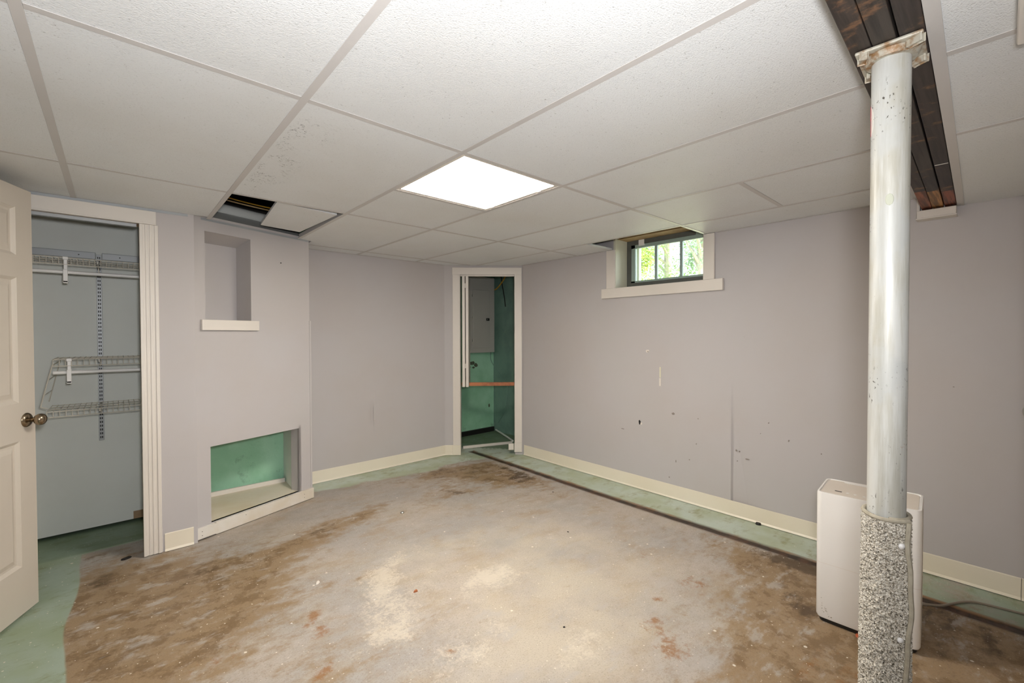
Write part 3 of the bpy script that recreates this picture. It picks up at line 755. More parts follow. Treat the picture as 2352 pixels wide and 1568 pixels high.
# closet casing (fluted) + head
def fluted(name, m, w, z0, z1, label, t=.014):
    mb = MB().box((0, -t, z0), (w, 0, z1), 0.002, m)
    for f0, f1, tt in ((.0, .18, .006), (.30, .42, .003), (.52, .66, .004), (.80, 1.0, .006)):
        mb.box((w * f0, -t - tt, z0 + .0005), (w * f1, -t + .001, z1 - .0005), 0.0022, m)
    o = obj(name, mb, MAT['white']); struct(o, label); return o
t1 = fluted('trim_2', frame_mat((.110, YC, 0), (1, 0, 0), (0, 1, 0)), .085, .004, 1.945, 'fluted white casing up the side of the closet opening')
t1.rotation_euler = (0, 0, 0)
hd = MB().box((-.60, YC - .016, 1.952), (.187, YC, 2.024), 0.002).box((-.60, YC - .022, 1.945), (.187, YC, 1.954), 0.002)
o = obj('trim_3', hd, MAT['white']); struct(o, 'flat white head casing over the closet opening')
obj('door_track', MB().box((-.60, YC + .01, 1.927), (.100, YC + .04, 1.945), 0.001), MAT['galv'], o)
obj('side_jamb', MB().box((.112, YC + .001, .002), (.125, YC + .10, 1.954)), MAT['rawend'], o)
obj('head_jamb', MB().box((-.60, YC + .001, 1.9455), (.125, YC + .10, 1.954)), MAT['rawend'], o)
fluted('trim_4', frame_mat((-.68, YC, 0), (1, 0, 0), (0, 1, 0)), .085, .004, 1.945, 'fluted white casing on the hidden side of the closet opening')

# corner doorway casing
dm = frame_mat(DP, DD, DN)
def dbox(mb, a, b, bev=.002): return mb.box(a, b, bev, dm)
o = obj('trim_5', dbox(dbox(MB(), (.089, -.016, .1), (.168, 0, 1.942)), (.150, -.020, .1), (.168, 0, 1.942)), MAT['white']); struct(o, 'white casing beside the folded door')
obj('plinth', dbox(MB(), (.083, -.024, .004), (.172, 0, .11)), MAT['vinyl'], o)
o = obj('trim_6', dbox(dbox(MB(), (.752, -.016, .03), (.830, 0, 1.942)), (.752, -.020, .03), (.768, 0, 1.942)), MAT['white']); struct(o, 'white casing beside the window wall')
obj('plinth', dbox(MB(), (.748, -.022, .03), (.826, 0, .13)), MAT['white'], o)
o = obj('trim_7', dbox(dbox(MB(), (.087, -.016, 1.942), (.830, 0, 2.016)), (.165, .0, 1.925), (.752, .03, 1.940), .001), MAT['white']); struct(o, 'white head casing over the corner doorway')
obj('jamb', dbox(MB(), (.160, .0, 0.004), (.170, .10, 1.94), 0), MAT['white'], o)
obj('jamb', dbox(MB(), (.752, .0, 0.10), (.762, .10, 1.94), 0), MAT['white'], o)
a = Vector((2.93, 4.10, 0)); b = Vector((3.50, 3.895, 0)); d = (b - a).normalized()
th = obj('threshold_strip', MB().box((0, -.012, .001), ((b - a).length, .012, .03), 0.003, frame_mat(a, d, (-d.y, d.x, 0))), MAT['white'])
tag(th, 'loose white wooden strip lying across the corner doorway floor', 'wood strip')
th2 = obj('offcut_block', MB().box((.685, -.03, .055), (.742, -.005, .125), 0.006, dm), MAT['white']); tag(th2, 'white offcut of baseboard sticking out at the corner doorway foot', 'wood block')

# folded door in the corner doorway
fd = empty('door_2', DP + DD * .22); struct(fd, 'short white folded door hanging in the corner doorway')
for k, u in enumerate((.190, .228)):
    p_ = obj('door_panel', MB().box((u, -.010, .735), (u + .030, .28, 1.928), 0.002, dm), MAT['white'], fd)
for z in (.94, 1.80):
    h_ = obj('hinge', MB().box((.214, -.015, z), (.234, -.009, z + .045), 0.001, dm).tube([dm @ Vector((.224, -.015, z - .003)), dm @ Vector((.224, -.015, z + .048))], .004, 8), MAT['white'], fd)
wr_ = obj('wooden_rail', MB().box((.175, .105, .733), (.80, .125, .772), 0.002, dm), MAT['brownwood']); tag(wr_, 'reddish brown wooden rail spanning the corner doorway', 'wood rail')

# electrical panel and cables in the corner
ep = empty('electrical_panel', (3.52, 4.58, 1.07)); tag(ep, 'grey breaker panel mounted on the bright green foundation wall', 'electrical panel')
obj('cover', MB().box((3.28, 4.50, 1.065), (3.735, 4.598, 2.045), 0.004), MAT['panelgrey'], ep)
pd = obj('door', MB().box((3.375, 4.490, 1.125), (3.648, 4.502, 1.872), 0.004), MAT['panelgrey'], ep)
obj('latch', MB().box((3.588, 4.482, 1.478), (3.636, 4.491, 1.512), 0.002), MAT['black'], pd)
obj('latch_tab', MB().box((3.597, 4.479, 1.488), (3.609, 4.484, 1.503), 0.001), MAT['nickel'], pd)
for z in (1.21, 1.50, 1.78): obj('hinge', MB().box((3.363, 4.492, z), (3.372, 4.501, z + .03), 0.001), MAT['nickel'], pd)
def curve(P, n=8):
    out = []; P = [Vector(p) for p in P]
    for i in range(len(P) - 1):
        p0 = P[max(i - 1, 0)]; p1 = P[i]; p2 = P[i + 1]; p3 = P[min(i + 2, len(P) - 1)]
        for k in range(n):
            t = k / n
            out.append(0.5 * ((2 * p1) + (-p0 + p2) * t + (2 * p0 - 5 * p1 + 4 * p2 - p3) * t * t + (-p0 + 3 * p1 - 3 * p2 + p3) * t ** 3))
    out.append(P[-1]); return out
o = obj('yellow_cable', MB().tube(curve([(3.735, 4.53, 1.89), (3.75, 4.48, 1.90), (3.76, 4.40, 1.96), (3.765, 4.31, 2.06), (3.765, 4.27, 2.2)]), .008, 8), MAT['yellow'], smooth=True); tag(o, 'yellow cable curving up from the breaker panel', 'cable')
o = obj('black_cable', MB().tube(curve([(3.775, 4.42, 2.2), (3.775, 4.40, 2.0), (3.775, 4.35, 1.80), (3.775, 4.325, 1.66)]), .006, 8), MAT['black'], smooth=True); tag(o, 'black cable end hanging down the dark green wall', 'cable')
o = obj('grounding_wire', MB().tube(curve([(3.745, 4.59, 1.06), (3.75, 4.59, .95), (3.78, 4.50, .82), (3.79, 4.36, .70), (3.79, 4.31, .55), (3.79, 4.36, .3), (3.79, 4.50, .12)]), .005, 8), MAT['greendark'], smooth=True); tag(o, 'thin wire looping down the corner below the breaker panel', 'wire')
o = obj('floor_pipe', MB().tube([(3.78, 4.53, .022), (3.70, 4.30, .018), (3.56, 3.95, .014)], .012, 8), MAT['duct'], smooth=True); tag(o, 'pale pipe lying along the dark green wall foot', 'pipe')

# ------------------------------------------------------------------ window
w1 = empty('window_1', (3.43, 1.88, 1.70)); struct(w1, 'small three-light basement window taped in with dark tape')
ZS = 1.700
obj('stool', MB().box((3.242, 1.348, 1.617), (XR, 2.410, 1.702), 0.003), MAT['white'], w1)
obj('casing', MB().box((3.250, 2.271, 1.702), (XR - .0005, 2.362, HC - .003), 0.003), MAT['white'], w1)
obj('casing', MB().box((3.250, 1.412, 1.702), (XR - .0005, 1.494, HC - .003), 0.003), MAT['white'], w1)
obj('jamb', MB().box((XR - .012, 2.2685, 1.69), (3.49, 2.29, 2.15)), MAT['cream'], w1)
obj('jamb', MB().box((XR - .012, 1.475, 1.69), (3.49, 1.4965, 2.15)), MAT['cream'], w1)
obj('sill', MB().box((XR + .001, 1.475, 1.675), (3.49, 2.29, 1.695)), MAT['cream'], w1)
obj('header', MB().box((3.30, 1.46, 2.128), (3.49, 2.30, 2.20)), MAT['tan'], w1)
xw = 3.436
def wb(name, y0, y1, z0, z1, mat, xa=0.0, xb=0.03, bev=.002): return obj(name, MB().box((xw + xa, y0, z0), (xw + xb, y1, z1), bev), mat, w1)
wb('tape', 2.228, 2.270, 1.697, 2.127, MAT['tape'], -.004, .02)
wb('tape', 1.495, 1.530, 1.697, 2.127, MAT['tape'], -.004, .02)
wb('tape', 1.640, 2.095, 2.088, 2.127, MAT['tape'], -.005, .02)
wb('tape', 2.150, 2.228, 2.088, 2.127, MAT['tape'], -.005, .02)
wb('tape', 1.530, 2.228, 1.697, 1.755, MAT['tape'], -.004, .02)
wb('clear_tape', 2.095, 2.150, 2.075, 2.127, MAT['plastic'], -.006, .01)
sash = wb('sash', 2.190, 2.232, 1.745, 2.10, MAT['teal'], .004, .034)
wb('sash', 1.525, 1.550, 1.745, 2.10, MAT['teal'], .004, .034)
wb('sash', 1.525, 2.232, 2.058, 2.127, MAT['teal'], .004, .034)
wb('sash', 1.525, 2.232, 1.745, 1.772, MAT['teal'], .004, .034)
wb('mullion', 1.979, 2.001, 1.76, 2.07, MAT['teal'], .006, .032)
wb('mullion', 1.753, 1.775, 1.76, 2.07, MAT['teal'], .006, .032)
for ya, yb in ((1.997, 2.19), (1.771, 1.983), (1.55, 1.757)):
    wb('pane', ya - .003, yb + .003, 1.77, 2.06, MAT['glass'], .018, .021, 0)
obj('storm_frame', MB().box((3.52, 2.20, 1.70), (3.56, 2.32, 2.15), 0.003), MAT['cream'], w1)
obj('storm_frame', MB().box((3.52, 1.42, 1.70), (3.56, 1.47, 2.15), 0.003), MAT['cream'], w1)
obj('outer_sill', MB().box((3.50, 1.40, 1.66), (3.68, 2.34, 1.715), 0.004), MAT['white'], w1)

# ------------------------------------------------------------------ open six panel door on the left
LP = Vector((-.29, 3.10, 0)); LD = Vector((-.41, -.91, 0)).normalized(); LN = Vector((-LD.y, LD.x, 0))
if LN.x > 0: LN = -LN                   # LN points away from the room
lm = frame_mat(LP, LD, LN)
d1 = empty('door_1', LP + LD * .76); struct(d1, 'open white six panel door with an antique brass knob')
TH = .035
body = MB()
zs = [(.015, .235), (.815, .990), (1.565, 1.665), (1.885, 1.98)]
for z0, z1 in zs: body.box((.10, 0, z0), (.345, TH, z1), 0, lm); body.box((.415, 0, z0), (.66, TH, z1), 0, lm)
for u0, u1 in ((0, .10), (.345, .415), (.66, .76)): body.box((u0, 0, .015), (u1, TH, 1.98), 0, lm)
obj('stile_frame', body, MAT['door'], d1)
for u0, u1 in ((.10, .345), (.415, .66)):
    for z0, z1 in ((.235, .815), (.990, 1.565), (1.665, 1.885)):
        mb = MB()
        def ring(i, dpt): return [mb.bm.verts.new(lm @ Vector(p)) for p in ((u0 + i, dpt, z0 + i), (u1 - i, dpt, z0 + i), (u1 - i, dpt, z1 - i), (u0 + i, dpt, z1 - i))]
        R = [ring(0, 0.0), ring(.006, .004), ring(.014, .0115), ring(.024, .0115), ring(.046, .004)]
        for a, b in zip(R[:-1], R[1:]):
            for k in range(4): mb.bm.faces.new((a[k], a[(k + 1) % 4], b[(k + 1) % 4], b[k]))
        mb.bm.faces.new(R[-1])
        Rb = [ring(0, TH), ring(.006, TH - .004), ring(.014, TH - .0115), ring(.024, TH - .0115), ring(.046, TH - .004)]
        for a, b in zip(Rb[:-1], Rb[1:]):
            for k in range(4): mb.bm.faces.new((a[k], b[k], b[(k + 1) % 4], a[(k + 1) % 4]))
        mb.bm.faces.new(Rb[-1][::-1])
        obj('panel', mb, MAT['door'], d1)
def knob(parent, P, n, mat=MAT['knob']):
    r_ = obj('rose', MB().lathe([(.0, 0), (.033, 0), (.0335, .003), (.031, .007), (.026, .011), (.014, .0135), (.012, .014)], P, n, 28), mat, parent, True)
    obj('knob', MB().lathe([(.011, .010), (.0105, .028), (.013, .032), (.021, .037), (.0265, .046), (.0275, .054), (.025, .063), (.018, .069), (.009, .072), (0, .0725)], P, n, 28), mat, parent, True)
knob(d1, lm @ Vector((.058, 0, .905)), -LN)
knob(d1, lm @ Vector((.058, TH, .905)), LN)
obj('latch_plate', MB().box((-.0012, .008, .88), (.001, .027, .94), 0, lm), MAT['knob'], d1)
for z in (.25, 1.0, 1.75): obj('hinge', MB().box((.755, .0, z), (.775, .012, z + .09), 0.002, lm), MAT['nickel'], d1)
# doorway casing for it (outside the frame)
for y in (1.53, 2.36):
    o = obj('trim_8' if y < 2 else 'trim_9', MB().box((XL, y, .004), (XL + .016, y + .07, 2.0), 0.002), MAT['white']); struct(o)
o = obj('trim_10', MB().box((XL, 1.53, 2.0), (XL + .014, 2.43, 2.035), 0.002), MAT['white']); struct(o)

# closed door in the partition right of the frame
d3 = empty('door_3', (2.67, -.14, 0)); struct(d3, 'white flush door in the partition with a satin knob')
obj('leaf', MB().box((2.285, -.168, .01), (3.055, -.133, 1.915), 0.002), MAT['door'], d3)
knob(d3, Vector((3.0, -.133, .952)), Vector((0, 1, 0)), MAT['nickel'])

# ------------------------------------------------------------------ closet shelving
def wire_shelf(x0, x1, yb, yf, z, lip, label, rod_z=None, hook_x=None, clip_x=None):
    e = empty('wire_shelf', ((x0 + x1) / 2, yb, z)); tag(e, label, 'shelf', 'wire shelves in the closet')
    R = .0028; mb = MB()
    for y in (yb, yb - .10, yb - .20, yf): mb.tube([(x0, y, z), (x1, y, z)], R, 6)
    obj('long_wires', mb, MAT['wire'], e, True)
    mb = MB(); n = int((x1 - x0) / .0254)
    for k in range(n + 1):
        x = x0 + (x1 - x0) * k / n
        mb.tube([(x, yb, z + .003), (x, yf + .004, z + .003), (x, yf, z), (x, yf, z - lip)], .0019, 5)
    o = obj('cross_wires', mb, MAT['wire'], e, True); o['kind'] = 'stuff'
    obj('lip_wire', MB().tube([(x0, yf - .002, z - lip), (x1, yf - .002, z - lip)], R, 6), MAT['wire'], e, True)
    if rod_z:
        obj('hanging_rod', MB().tube([(x0, yf, rod_z), (x1, yf, rod_z)], .0105, 14), MAT['plastic'], e, True)
        hx = hook_x
        hk = MB().box((hx - .012, yf - .010, z - .012), (hx + .012, yf + .008, z + .006), 0.003)
        hk.box((hx - .008, yf - .004, rod_z - .006), (hx + .008, yf + .004, z), 0.002)
        hk.box((hx - .010, yf - .018, rod_z - .062), (hx + .010, yf - .010, rod_z + .012), 0.002)
        hk.box((hx - .011, yf - .018, rod_z - .066), (hx + .011, yf + .012, rod_z - .050), 0.003)
        hk.box((hx - .010, yf - .016, rod_z + .008), (hx + .010, yf + .004, rod_z + .016), 0.002)
        obj('rod_hook', hk, MAT['plastic'], e)
    obj('bracket', MB().box((-.078, yb - .30, z - .022), (-.072, yb + .004, z - .004), 0).box((-.078, yb - .05, z - .06), (-.072, yb + .004, z - .004), 0), MAT['wire'], e)
    return e
YK = 4.022; YFR = 3.70
wire_shelf(-.60, .375, YK, YFR, 1.757, .040, 'upper white wire closet shelf with a hanging rod', 1.672, -.213)
e2 = wire_shelf(-.272, .375, YK, YFR, 1.157, .038, 'middle white wire closet shelf with a short rod and slanted end ladder', 1.080, -.205)
wire_shelf(-.300, .375, YK, YFR, .853, .032, 'lowest white wire closet shelf without a rod')
# slanted ladder between the middle and lowest shelf ends
mb = MB(); A0 = Vector((-.275, YFR, 1.125)); A1 = Vector((-.325, YFR, .885)); B0 = Vector((-.262, YK - .005, 1.14)); B1 = Vector((-.315, YK - .005, .882))
mb.tube([A0, A1], .003, 6).tube([B0, B1], .003, 6).tube([A0, B0], .003, 6).tube([A1, A1 + Vector((.03, 0, -.012))], .003, 6)
for t in (.35, .72): mb.tube([A0.lerp(A1, t), B0.lerp(B1, t)], .0025, 6)
obj('end_ladder', mb, MAT['wire'], e2, True)
stn = empty('shelf_standard', (-.075, 4.03, .60)); tag(stn, 'slotted metal shelf standard running down the closet back wall', 'shelf standard')
obj('channel', MB().box((-.088, 4.024, .598), (-.062, 4.0345, 1.835), 0.0015), MAT['galv'], stn)
sl = MB(); z = .612
while z < 1.82:
    for u in (-.0815, -.0725): sl.box((u - .0028 + .002, 4.0232, z), (u + .0028 + .002, 4.0243, z + .014))
    z += .0254
o = obj('slots', sl, MAT['black'], stn); o['kind'] = 'stuff'
ht = empty('hang_track', (-.1, 4.03, 1.82)); tag(ht, 'horizontal metal hang track across the top of the closet back wall', 'hang track')
obj('rail', MB().box((-.60, 4.020, 1.802), (-.090, 4.0345, 1.846), 0.003).box((-.060, 4.020, 1.802), (.380, 4.0345, 1.846), 0.003), MAT['galv'], ht)
for x in (-.17, .03): obj('screw', MB().lathe([(.004, 0), (.003, .002), (0, .002)], (x, 4.0205, 1.824), (0, -1, 0), 8), MAT['black'], ht)

# ------------------------------------------------------------------ support post
PX, PY = 1.378, .184
sp = empty('support_post', (PX, PY, 0)); tag(sp, 'silver painted steel support post bolted under the beam', 'post')
R_ = .0368
def origin_obj(name, mb, mat, parent, at, smooth=False):
    o = obj(name, mb, mat, parent, smooth); return o
obj('column', MB().lathe([(R_, .002), (R_, 1.946)], (PX, PY, 0), (0, 0, 1), 48), MAT['post'], sp, True)
pm = frame_mat((PX, PY, 0), (1, .03, 0), (-.03, 1, 0))
cp_ = obj('cap_plate', MB().box((-.066, -.060, 1.9565), (.066, .060, 1.9645), 0.003, pm), MAT['cap'], sp)
obj('cap_collar', MB().lathe([(.047, 1.944), (.0495, 1.949), (.054, 1.9565), (.0, 1.9565)], (PX, PY, 0), (0, 0, 1), 40), MAT['cap'], sp, True)
for a, b in ((-.052, -.046), (.052, -.046), (-.052, .046), (.052, .046)):
    q = pm @ Vector((a, b, 0))
    t = MB().box((-.013, -.006, 1.944), (.013, .006, 1.9565), 0.003, frame_mat((q.x, q.y, 0), (math.cos(a * 40), math.sin(b * 50 + 1), 0), (-math.sin(b * 50 + 1), math.cos(a * 40), 0)))
    obj('bolt_tab', t, MAT['cap'], sp)
def patch(name, a0, a1, z0, z1, r, mat, parent, shape=None):
    mb = MB(); n = 10; G_ = []
    for j in range(n + 1):
        row = []
        for i in range(n + 1):
            s_ = i / n; t_ = j / n
            if shape == 'oval':
                w = math.sqrt(max(0, 1 - (2 * t_ - 1) ** 2)); s_ = .5 + (s_ - .5) * w
            a = a0 + (a1 - a0) * s_
            row.append(mb.bm.verts.new((PX + r * math.cos(a), PY + r * math.sin(a), z0 + (z1 - z0) * t_)))
        G_.append(row)
    for j in range(n):
        for i in range(n):
            try: mb.bm.faces.new((G_[j][i], G_[j][i + 1], G_[j + 1][i + 1], G_[j + 1][i]))
            except ValueError: pass
    o = obj(name, mb, mat, parent, True)
    sm = o.modifiers.new('thickness', 'SOLIDIFY'); sm.thickness = .0004; sm.offset = 1
    return o
va = math.atan2(-PY, -PX)          # angle of the side facing the camera
pink = paint('pink_print', (214, 120, 130), (200, 96, 110), 0.5, bump=0)
patch('sticker', va - 1.55, va - 1.02, 1.775, 1.845, R_ + .0002, MAT['white'], sp, 'oval')
patch('sticker_print', va - 1.56, va - 1.30, 1.815, 1.850, R_ + .0007, pink, sp, 'oval')
patch('sticker_print', va - 1.36, va - 1.30, 1.775, 1.820, R_ + .0007, pink, sp)
patch('tape_mark', va - .22, va + .20, 1.598, 1.626, R_ + .0002, paint('old_tape', (188, 190, 172), (178, 180, 162), .6, bump=0), sp, 'oval')

# carpet wrapped round the foot of the post
cw = empty('carpet_wrap', (PX, PY, 0)); tag(cw, 'grey loop pile carpet scrap wrapped around the lower part of the post', 'carpet')
seam = va + 0.86
def wrap_r(t):   # t in 0..1 from the inner edge round to the overlapping outer edge
    return .0465 + .010 * (1 / (1 + math.exp(-(t - .80) * 40)))
TOT = 2 * math.pi * 1.12
def wrap_pt(t, z, extra=0.0):
    a = seam - TOT + TOT * t
    r = wrap_r(t) + extra + .0015 * math.sin(z * 9 + a * 2) + .004 * max(0, (.30 - z)) 
    return Vector((PX + r * math.cos(a), PY + r * math.sin(a), z))
mb = MB(); NU, NZ = 190, 380; ZT = .868
rows = []
rs = random.Random(3)
for j in range(NZ + 1):
    z = .003 + (ZT - .003) * j / NZ; row = []
    for i in range(NU + 1):
        t = i / NU
        ex = rs.uniform(-.0022, .0030) + .0022 * noise.noise((i * .33, j * .33, 1.7))
        if j > NZ - 4: ex -= .001 * (j - NZ + 4)
        row.append(mb.bm.verts.new(wrap_pt(t, z + rs.uniform(-.0006, .0006), ex)))
    rows.append(row)
for j in range(NZ):
    for i in range(NU): mb.bm.faces.new((rows[j][i], rows[j][i + 1], rows[j + 1][i + 1], rows[j + 1][i]))
pile = obj('pile', mb, MAT['carpet'], cw); 
mb = MB(); inner = []
for j in range(2):
    z = (.003, ZT)[j]; inner.append([mb.bm.verts.new(wrap_pt(i / 60, z, -.006)) for i in range(61)])
for i in range(60): mb.bm.faces.new((inner[0][i], inner[0][i + 1], inner[1][i + 1], inner[1][i]))
obj('backing', mb, MAT['binding'], cw, True)
obj('top_binding', MB().tube([wrap_pt(i / 70, ZT + .001, -.002) for i in range(71)], .0048, 8), MAT['binding'], cw, True)
obj('edge_binding', MB().tube([wrap_pt(.985 + .010 * math.sin(j * .45) + .004 * math.sin(j * 1.3), .004 + (ZT - .004) * j / 40, .004) for j in range(41)], .0052, 8), MAT['binding'], cw, True)
for z in (.815, .598, .42):
    P = wrap_pt(.945, z, .002); obj('glue_blob', MB().lathe([(.0, -.003), (.006, -.001), (.0065, .002), (.003, .005), (0, .0055)], P, (P - Vector((PX, PY, P.z))), 10), MAT['plastic'], cw, True)

# ------------------------------------------------------------------ dehumidifier
dh = empty('dehumidifier', (2.5, .39, 0)); tag(dh, 'white dehumidifier standing on the floor behind the post', 'dehumidifier')
def round_poly(pts, r, n=6):
    out = []; m = len(pts)
    for i in range(m):
        p = Vector(pts[i]); a = (Vector(pts[i - 1]) - p).normalized(); b = (Vector(pts[(i + 1) % m]) - p).normalized()
        half = math.acos(max(-1, min(1, a.dot(b)))) / 2; L = r / math.tan(half); c = p + (a + b).normalized() * (r / math.sin(half))
        s_ = p + a * L; e_ = p + b * L; v0 = s_ - c; v1 = e_ - c
        a0 = math.atan2(v0.y, v0.x); a1 = math.atan2(v1.y, v1.x); da = (a1 - a0 + math.pi) % (2 * math.pi) - math.pi
        for k in range(n + 1): t = a0 + da * k / n; out.append((c.x + r * math.cos(t), c.y + r * math.sin(t)))
    return out
FL, FR, BR, BL = (2.356, .558), (2.392, .208), (2.648, .226), (2.608, .575)
mid = ((FL[0] + FR[0]) / 2 - .012, (FL[1] + FR[1]) / 2)
plan = round_poly([FL, mid, FR, BR, BL], .022)
def scaled(k, cx=2.5, cy=.392): return [(cx + (x - cx) * k, cy + (y - cy) * k) for x, y in plan]
def stack(levels):
    mb = MB(); R = []
    for k, z in levels: R.append([mb.bm.verts.new((x, y, z)) for x, y in scaled(k)])
    n = len(plan)
    for a, b in zip(R[:-1], R[1:]):
        for i in range(n): mb.bm.faces.new((a[i], a[(i + 1) % n], b[(i + 1) % n], b[i]))
    mb.bm.faces.new(R[0][::-1]); mb.bm.faces.new(R[-1]); return mb
body = obj('body', stack([(.975, .020), (1.0, .030), (1.0, .580), (.992, .588), (.955, .589), (.945, .584)]), MAT['plastic'], dh, True)
obj('front_seam', stack([(1.0012, .2695), (1.0012, .2705)]), MAT['plastic_top'], dh)
obj('base', stack([(.93, .002), (.95, .022)]), MAT['black'], dh)
obj('top_panel', stack([(.93, .580), (.93, .5855), (.92, .5862)]), MAT['plastic_top'], dh)
obj('carry_handle', MB().box((2.585, .30, .5862), (2.612, .50, .5885), 0.001), MAT['plastic'], dh)
obj('display', MB().box((2.424, .478, .5862), (2.433, .504, .5873), 0.0005, None, 1), MAT['black'], dh)
for y in (.457, .430, .398): obj('button', MB().lathe([(.006, 0), (.006, .001), (.004, .0018), (0, .002)], (2.428, y, .5860), (0, 0, 1), 14), MAT['plastic'], dh, True)
m2 = frame_mat((FR[0], FR[1], 0), (Vector(BR) - Vector(FR)).to_3d(), Vector((-(Vector(BR) - Vector(FR)).y, (Vector(BR) - Vector(FR)).x, 0)))
obj('side_seam', MB().box((.085, -.0012, .03), (.088, .001, .575), 0, m2), MAT['cord'], dh)
obj('tank_grip', MB().box((.10, -.0015, .18), (.125, .002, .46), 0.001, m2), MAT['plastic_top'], dh)
cordp = curve([(2.62, .30, .05), (2.72, .30, .012), (2.80, .285, .007), (2.863, .235, .007), (2.902, .185, .007), (2.972, .145, .007), (3.03, .111, .007), (3.067, .068, .007), (3.087, -.009, .007), (3.10, -.078, .007), (3.12, -.12, .007)])
obj('power_cord', MB().tube(cordp, .0055, 8), MAT['cord'], dh, True)
sc = MB()
rq = random.Random(5)
for k in range(26):
    y = .545 - .05 * rq.random() ** 1.2 ; z = .03 + (.55 - y) * -1.0 + .09 * (1 - (0.545 - y) / .05) * rq.random() + .03
    f = (FL[1] - y) / (FL[1] - mid[1]); xx = FL[0] + (mid[0] - FL[0]) * f
    if y < .536: sc.box((xx - .0006, y, max(.034, z)), (xx + .002, y + rq.uniform(.001, .004), max(.034, z) + rq.uniform(.001, .004)))
o = obj('scuff_marks', sc, MAT['cord'], dh); o['kind'] = 'stuff'

# ------------------------------------------------------------------ marks on the walls
def chip(parent, P, n, up_, w, h, mat, seed, t=.0012, name='paint_chip'):
    r_ = random.Random(seed); n = Vector(n); up_ = Vector(up_); s_ = n.cross(up_); pts = []
    for k in range(9):
        a = 2 * math.pi * k / 9; q_ = r_.uniform(.65, 1.1); pts.append(Vector(P) + s_ * math.cos(a) * w / 2 * q_ + up_ * math.sin(a) * h / 2 * q_)
    mb = MB(); a = [mb.bm.verts.new(p + n * t) for p in pts]; b = [mb.bm.verts.new(p - n * .002) for p in pts]
    mb.bm.faces.new(a); mb.bm.faces.new(b[::-1])
    for k in range(9): mb.bm.faces.new((a[k], b[k], b[(k + 1) % 9], a[(k + 1) % 9]))
    return obj(name, mb, mat, parent)
NW = (-1, 0, 0); UP = (0, 0, 1); grey_m = paint('scuff_grey', (146, 137, 130), (128, 119, 112), 0.8, bump=0)
chip(wr, (XR, 2.033, .560), NW, UP, .022, .040, MAT['dark'], 1, .0035); chip(wr, (XR, 2.018, .552), NW, UP, .020, .026, MAT['white'], 2, .0028)
chip(wr, (XR, 1.961, 1.160), NW, UP, .040, .028, MAT['white'], 3, .004); chip(wr, (XR, 1.957, 1.157), NW, UP, .012, .010, grey_m, 4, .005)
obj('tape_strip', MB().box((XR - .004, 1.840, .882), (XR + .002, 1.855, .945), 0), MAT['white'], wr)
obj('tape_strip', MB().box((XR - .0035, 1.841, .950), (XR + .002, 1.853, 1.035), 0), MAT['cream'], wr)
for k, (y, z, w, h) in enumerate(((1.734, .672, .03, .022), (1.534, .660, .010, .010), (1.547, .467, .010, .014), (1.257, .473, .012, .02), (1.235, .470, .010, .016), (1.184, .426, .035, .01), (1.765, .162, .016, .012), (1.60, .335, .01, .012), (1.71, .30, .008, .03), (1.25, .40, .012, .008), (1.05, .70, .01, .012), (1.10, .62, .008, .008), (.93, .60, .01, .02), (2.2, .48, .04, .008), (1.15, .10, .008, .008), (.75, .55, .008, .01), (.17, 1.02, .01, .006))):
    chip(wr, (XR, y, z), NW, UP, w * .8, h * .8, grey_m, 20 + k, .0035, 'scuff')
chip(wc, cp(.602, 0, 1.833), -CN, UP, .010, .010, MAT['black'], 5, .0015, 'nail_hole')

fb = bpy.data.objects['wall_foundation_back']
mold = paint('mold_stain', (92, 100, 80), (70, 78, 62), .8, .9, 30)
for k, (x, z, w, h) in enumerate(((3.44, .93, .10, .05), (3.50, .90, .07, .06), (3.46, .87, .05, .03), (3.40, .88, .04, .03), (3.72, .35, .03, .05))):
    chip(fb, (x, 4.60, z), (0, -1, 0), UP, w, h, mold, 60 + k, .0012, 'stain')
chip(wg, (1.02, 4.06, .53), (0, -1, 0), UP, .05, .06, MAT['dark'], 71, .0012, 'stain'); chip(wg, (.985, 4.06, .555), (0, -1, 0), UP, .05, .03, MAT['dark'], 72, .0012, 'stain')

# ------------------------------------------------------------------ bits on the floor
def crumb(name, x, y, w, l, h, rot, mat, label, cat, group=None, seed=0):
    r_ = random.Random(seed); pts = []
    for k in range(9):
        a = 2 * math.pi * k / 9; q_ = r_.uniform(.6, 1.1); u = math.cos(a) * l / 2 * q_; v = math.sin(a) * w / 2 * q_
        pts.append((x + u * math.cos(rot) - v * math.sin(rot), y + u * math.sin(rot) + v * math.cos(rot)))
    mb = MB(); lo_ = [mb.bm.verts.new((a, b, .0006)) for a, b in pts]; hi_ = [mb.bm.verts.new((x + (a - x) * .8, y + (b - y) * .8, h)) for a, b in pts]
    mb.bm.faces.new(lo_[::-1]); mb.bm.faces.new(hi_)
    for k in range(9): mb.bm.faces.new((lo_[k], lo_[(k + 1) % 9], hi_[(k + 1) % 9], hi_[k]))
    o = obj(name, mb, mat); tag(o, label, cat, group); return o
crumb('plaster_chip', .775, 2.389, .018, .050, .004, .9, MAT['white'], 'long white plaster chip lying on the bare concrete', 'plaster chip', seed=1)
crumb('dead_leaf', .032, 3.395, .035, .05, .008, .3, MAT['dark'], 'dark shrivelled leaf on the floor before the closet', 'leaf', seed=2)
crumb('brick_chip', 1.116, 1.974, .020, .034, .006, .4, MAT['brownwood'], 'reddish brown chip on the pale patch of floor', 'chip', seed=3)
crumb('rubber_wedge', 3.246, 1.103, .04, .05, .012, 1.5, MAT['black'], 'black scrap tucked under the window wall baseboard', 'scrap', seed=4)
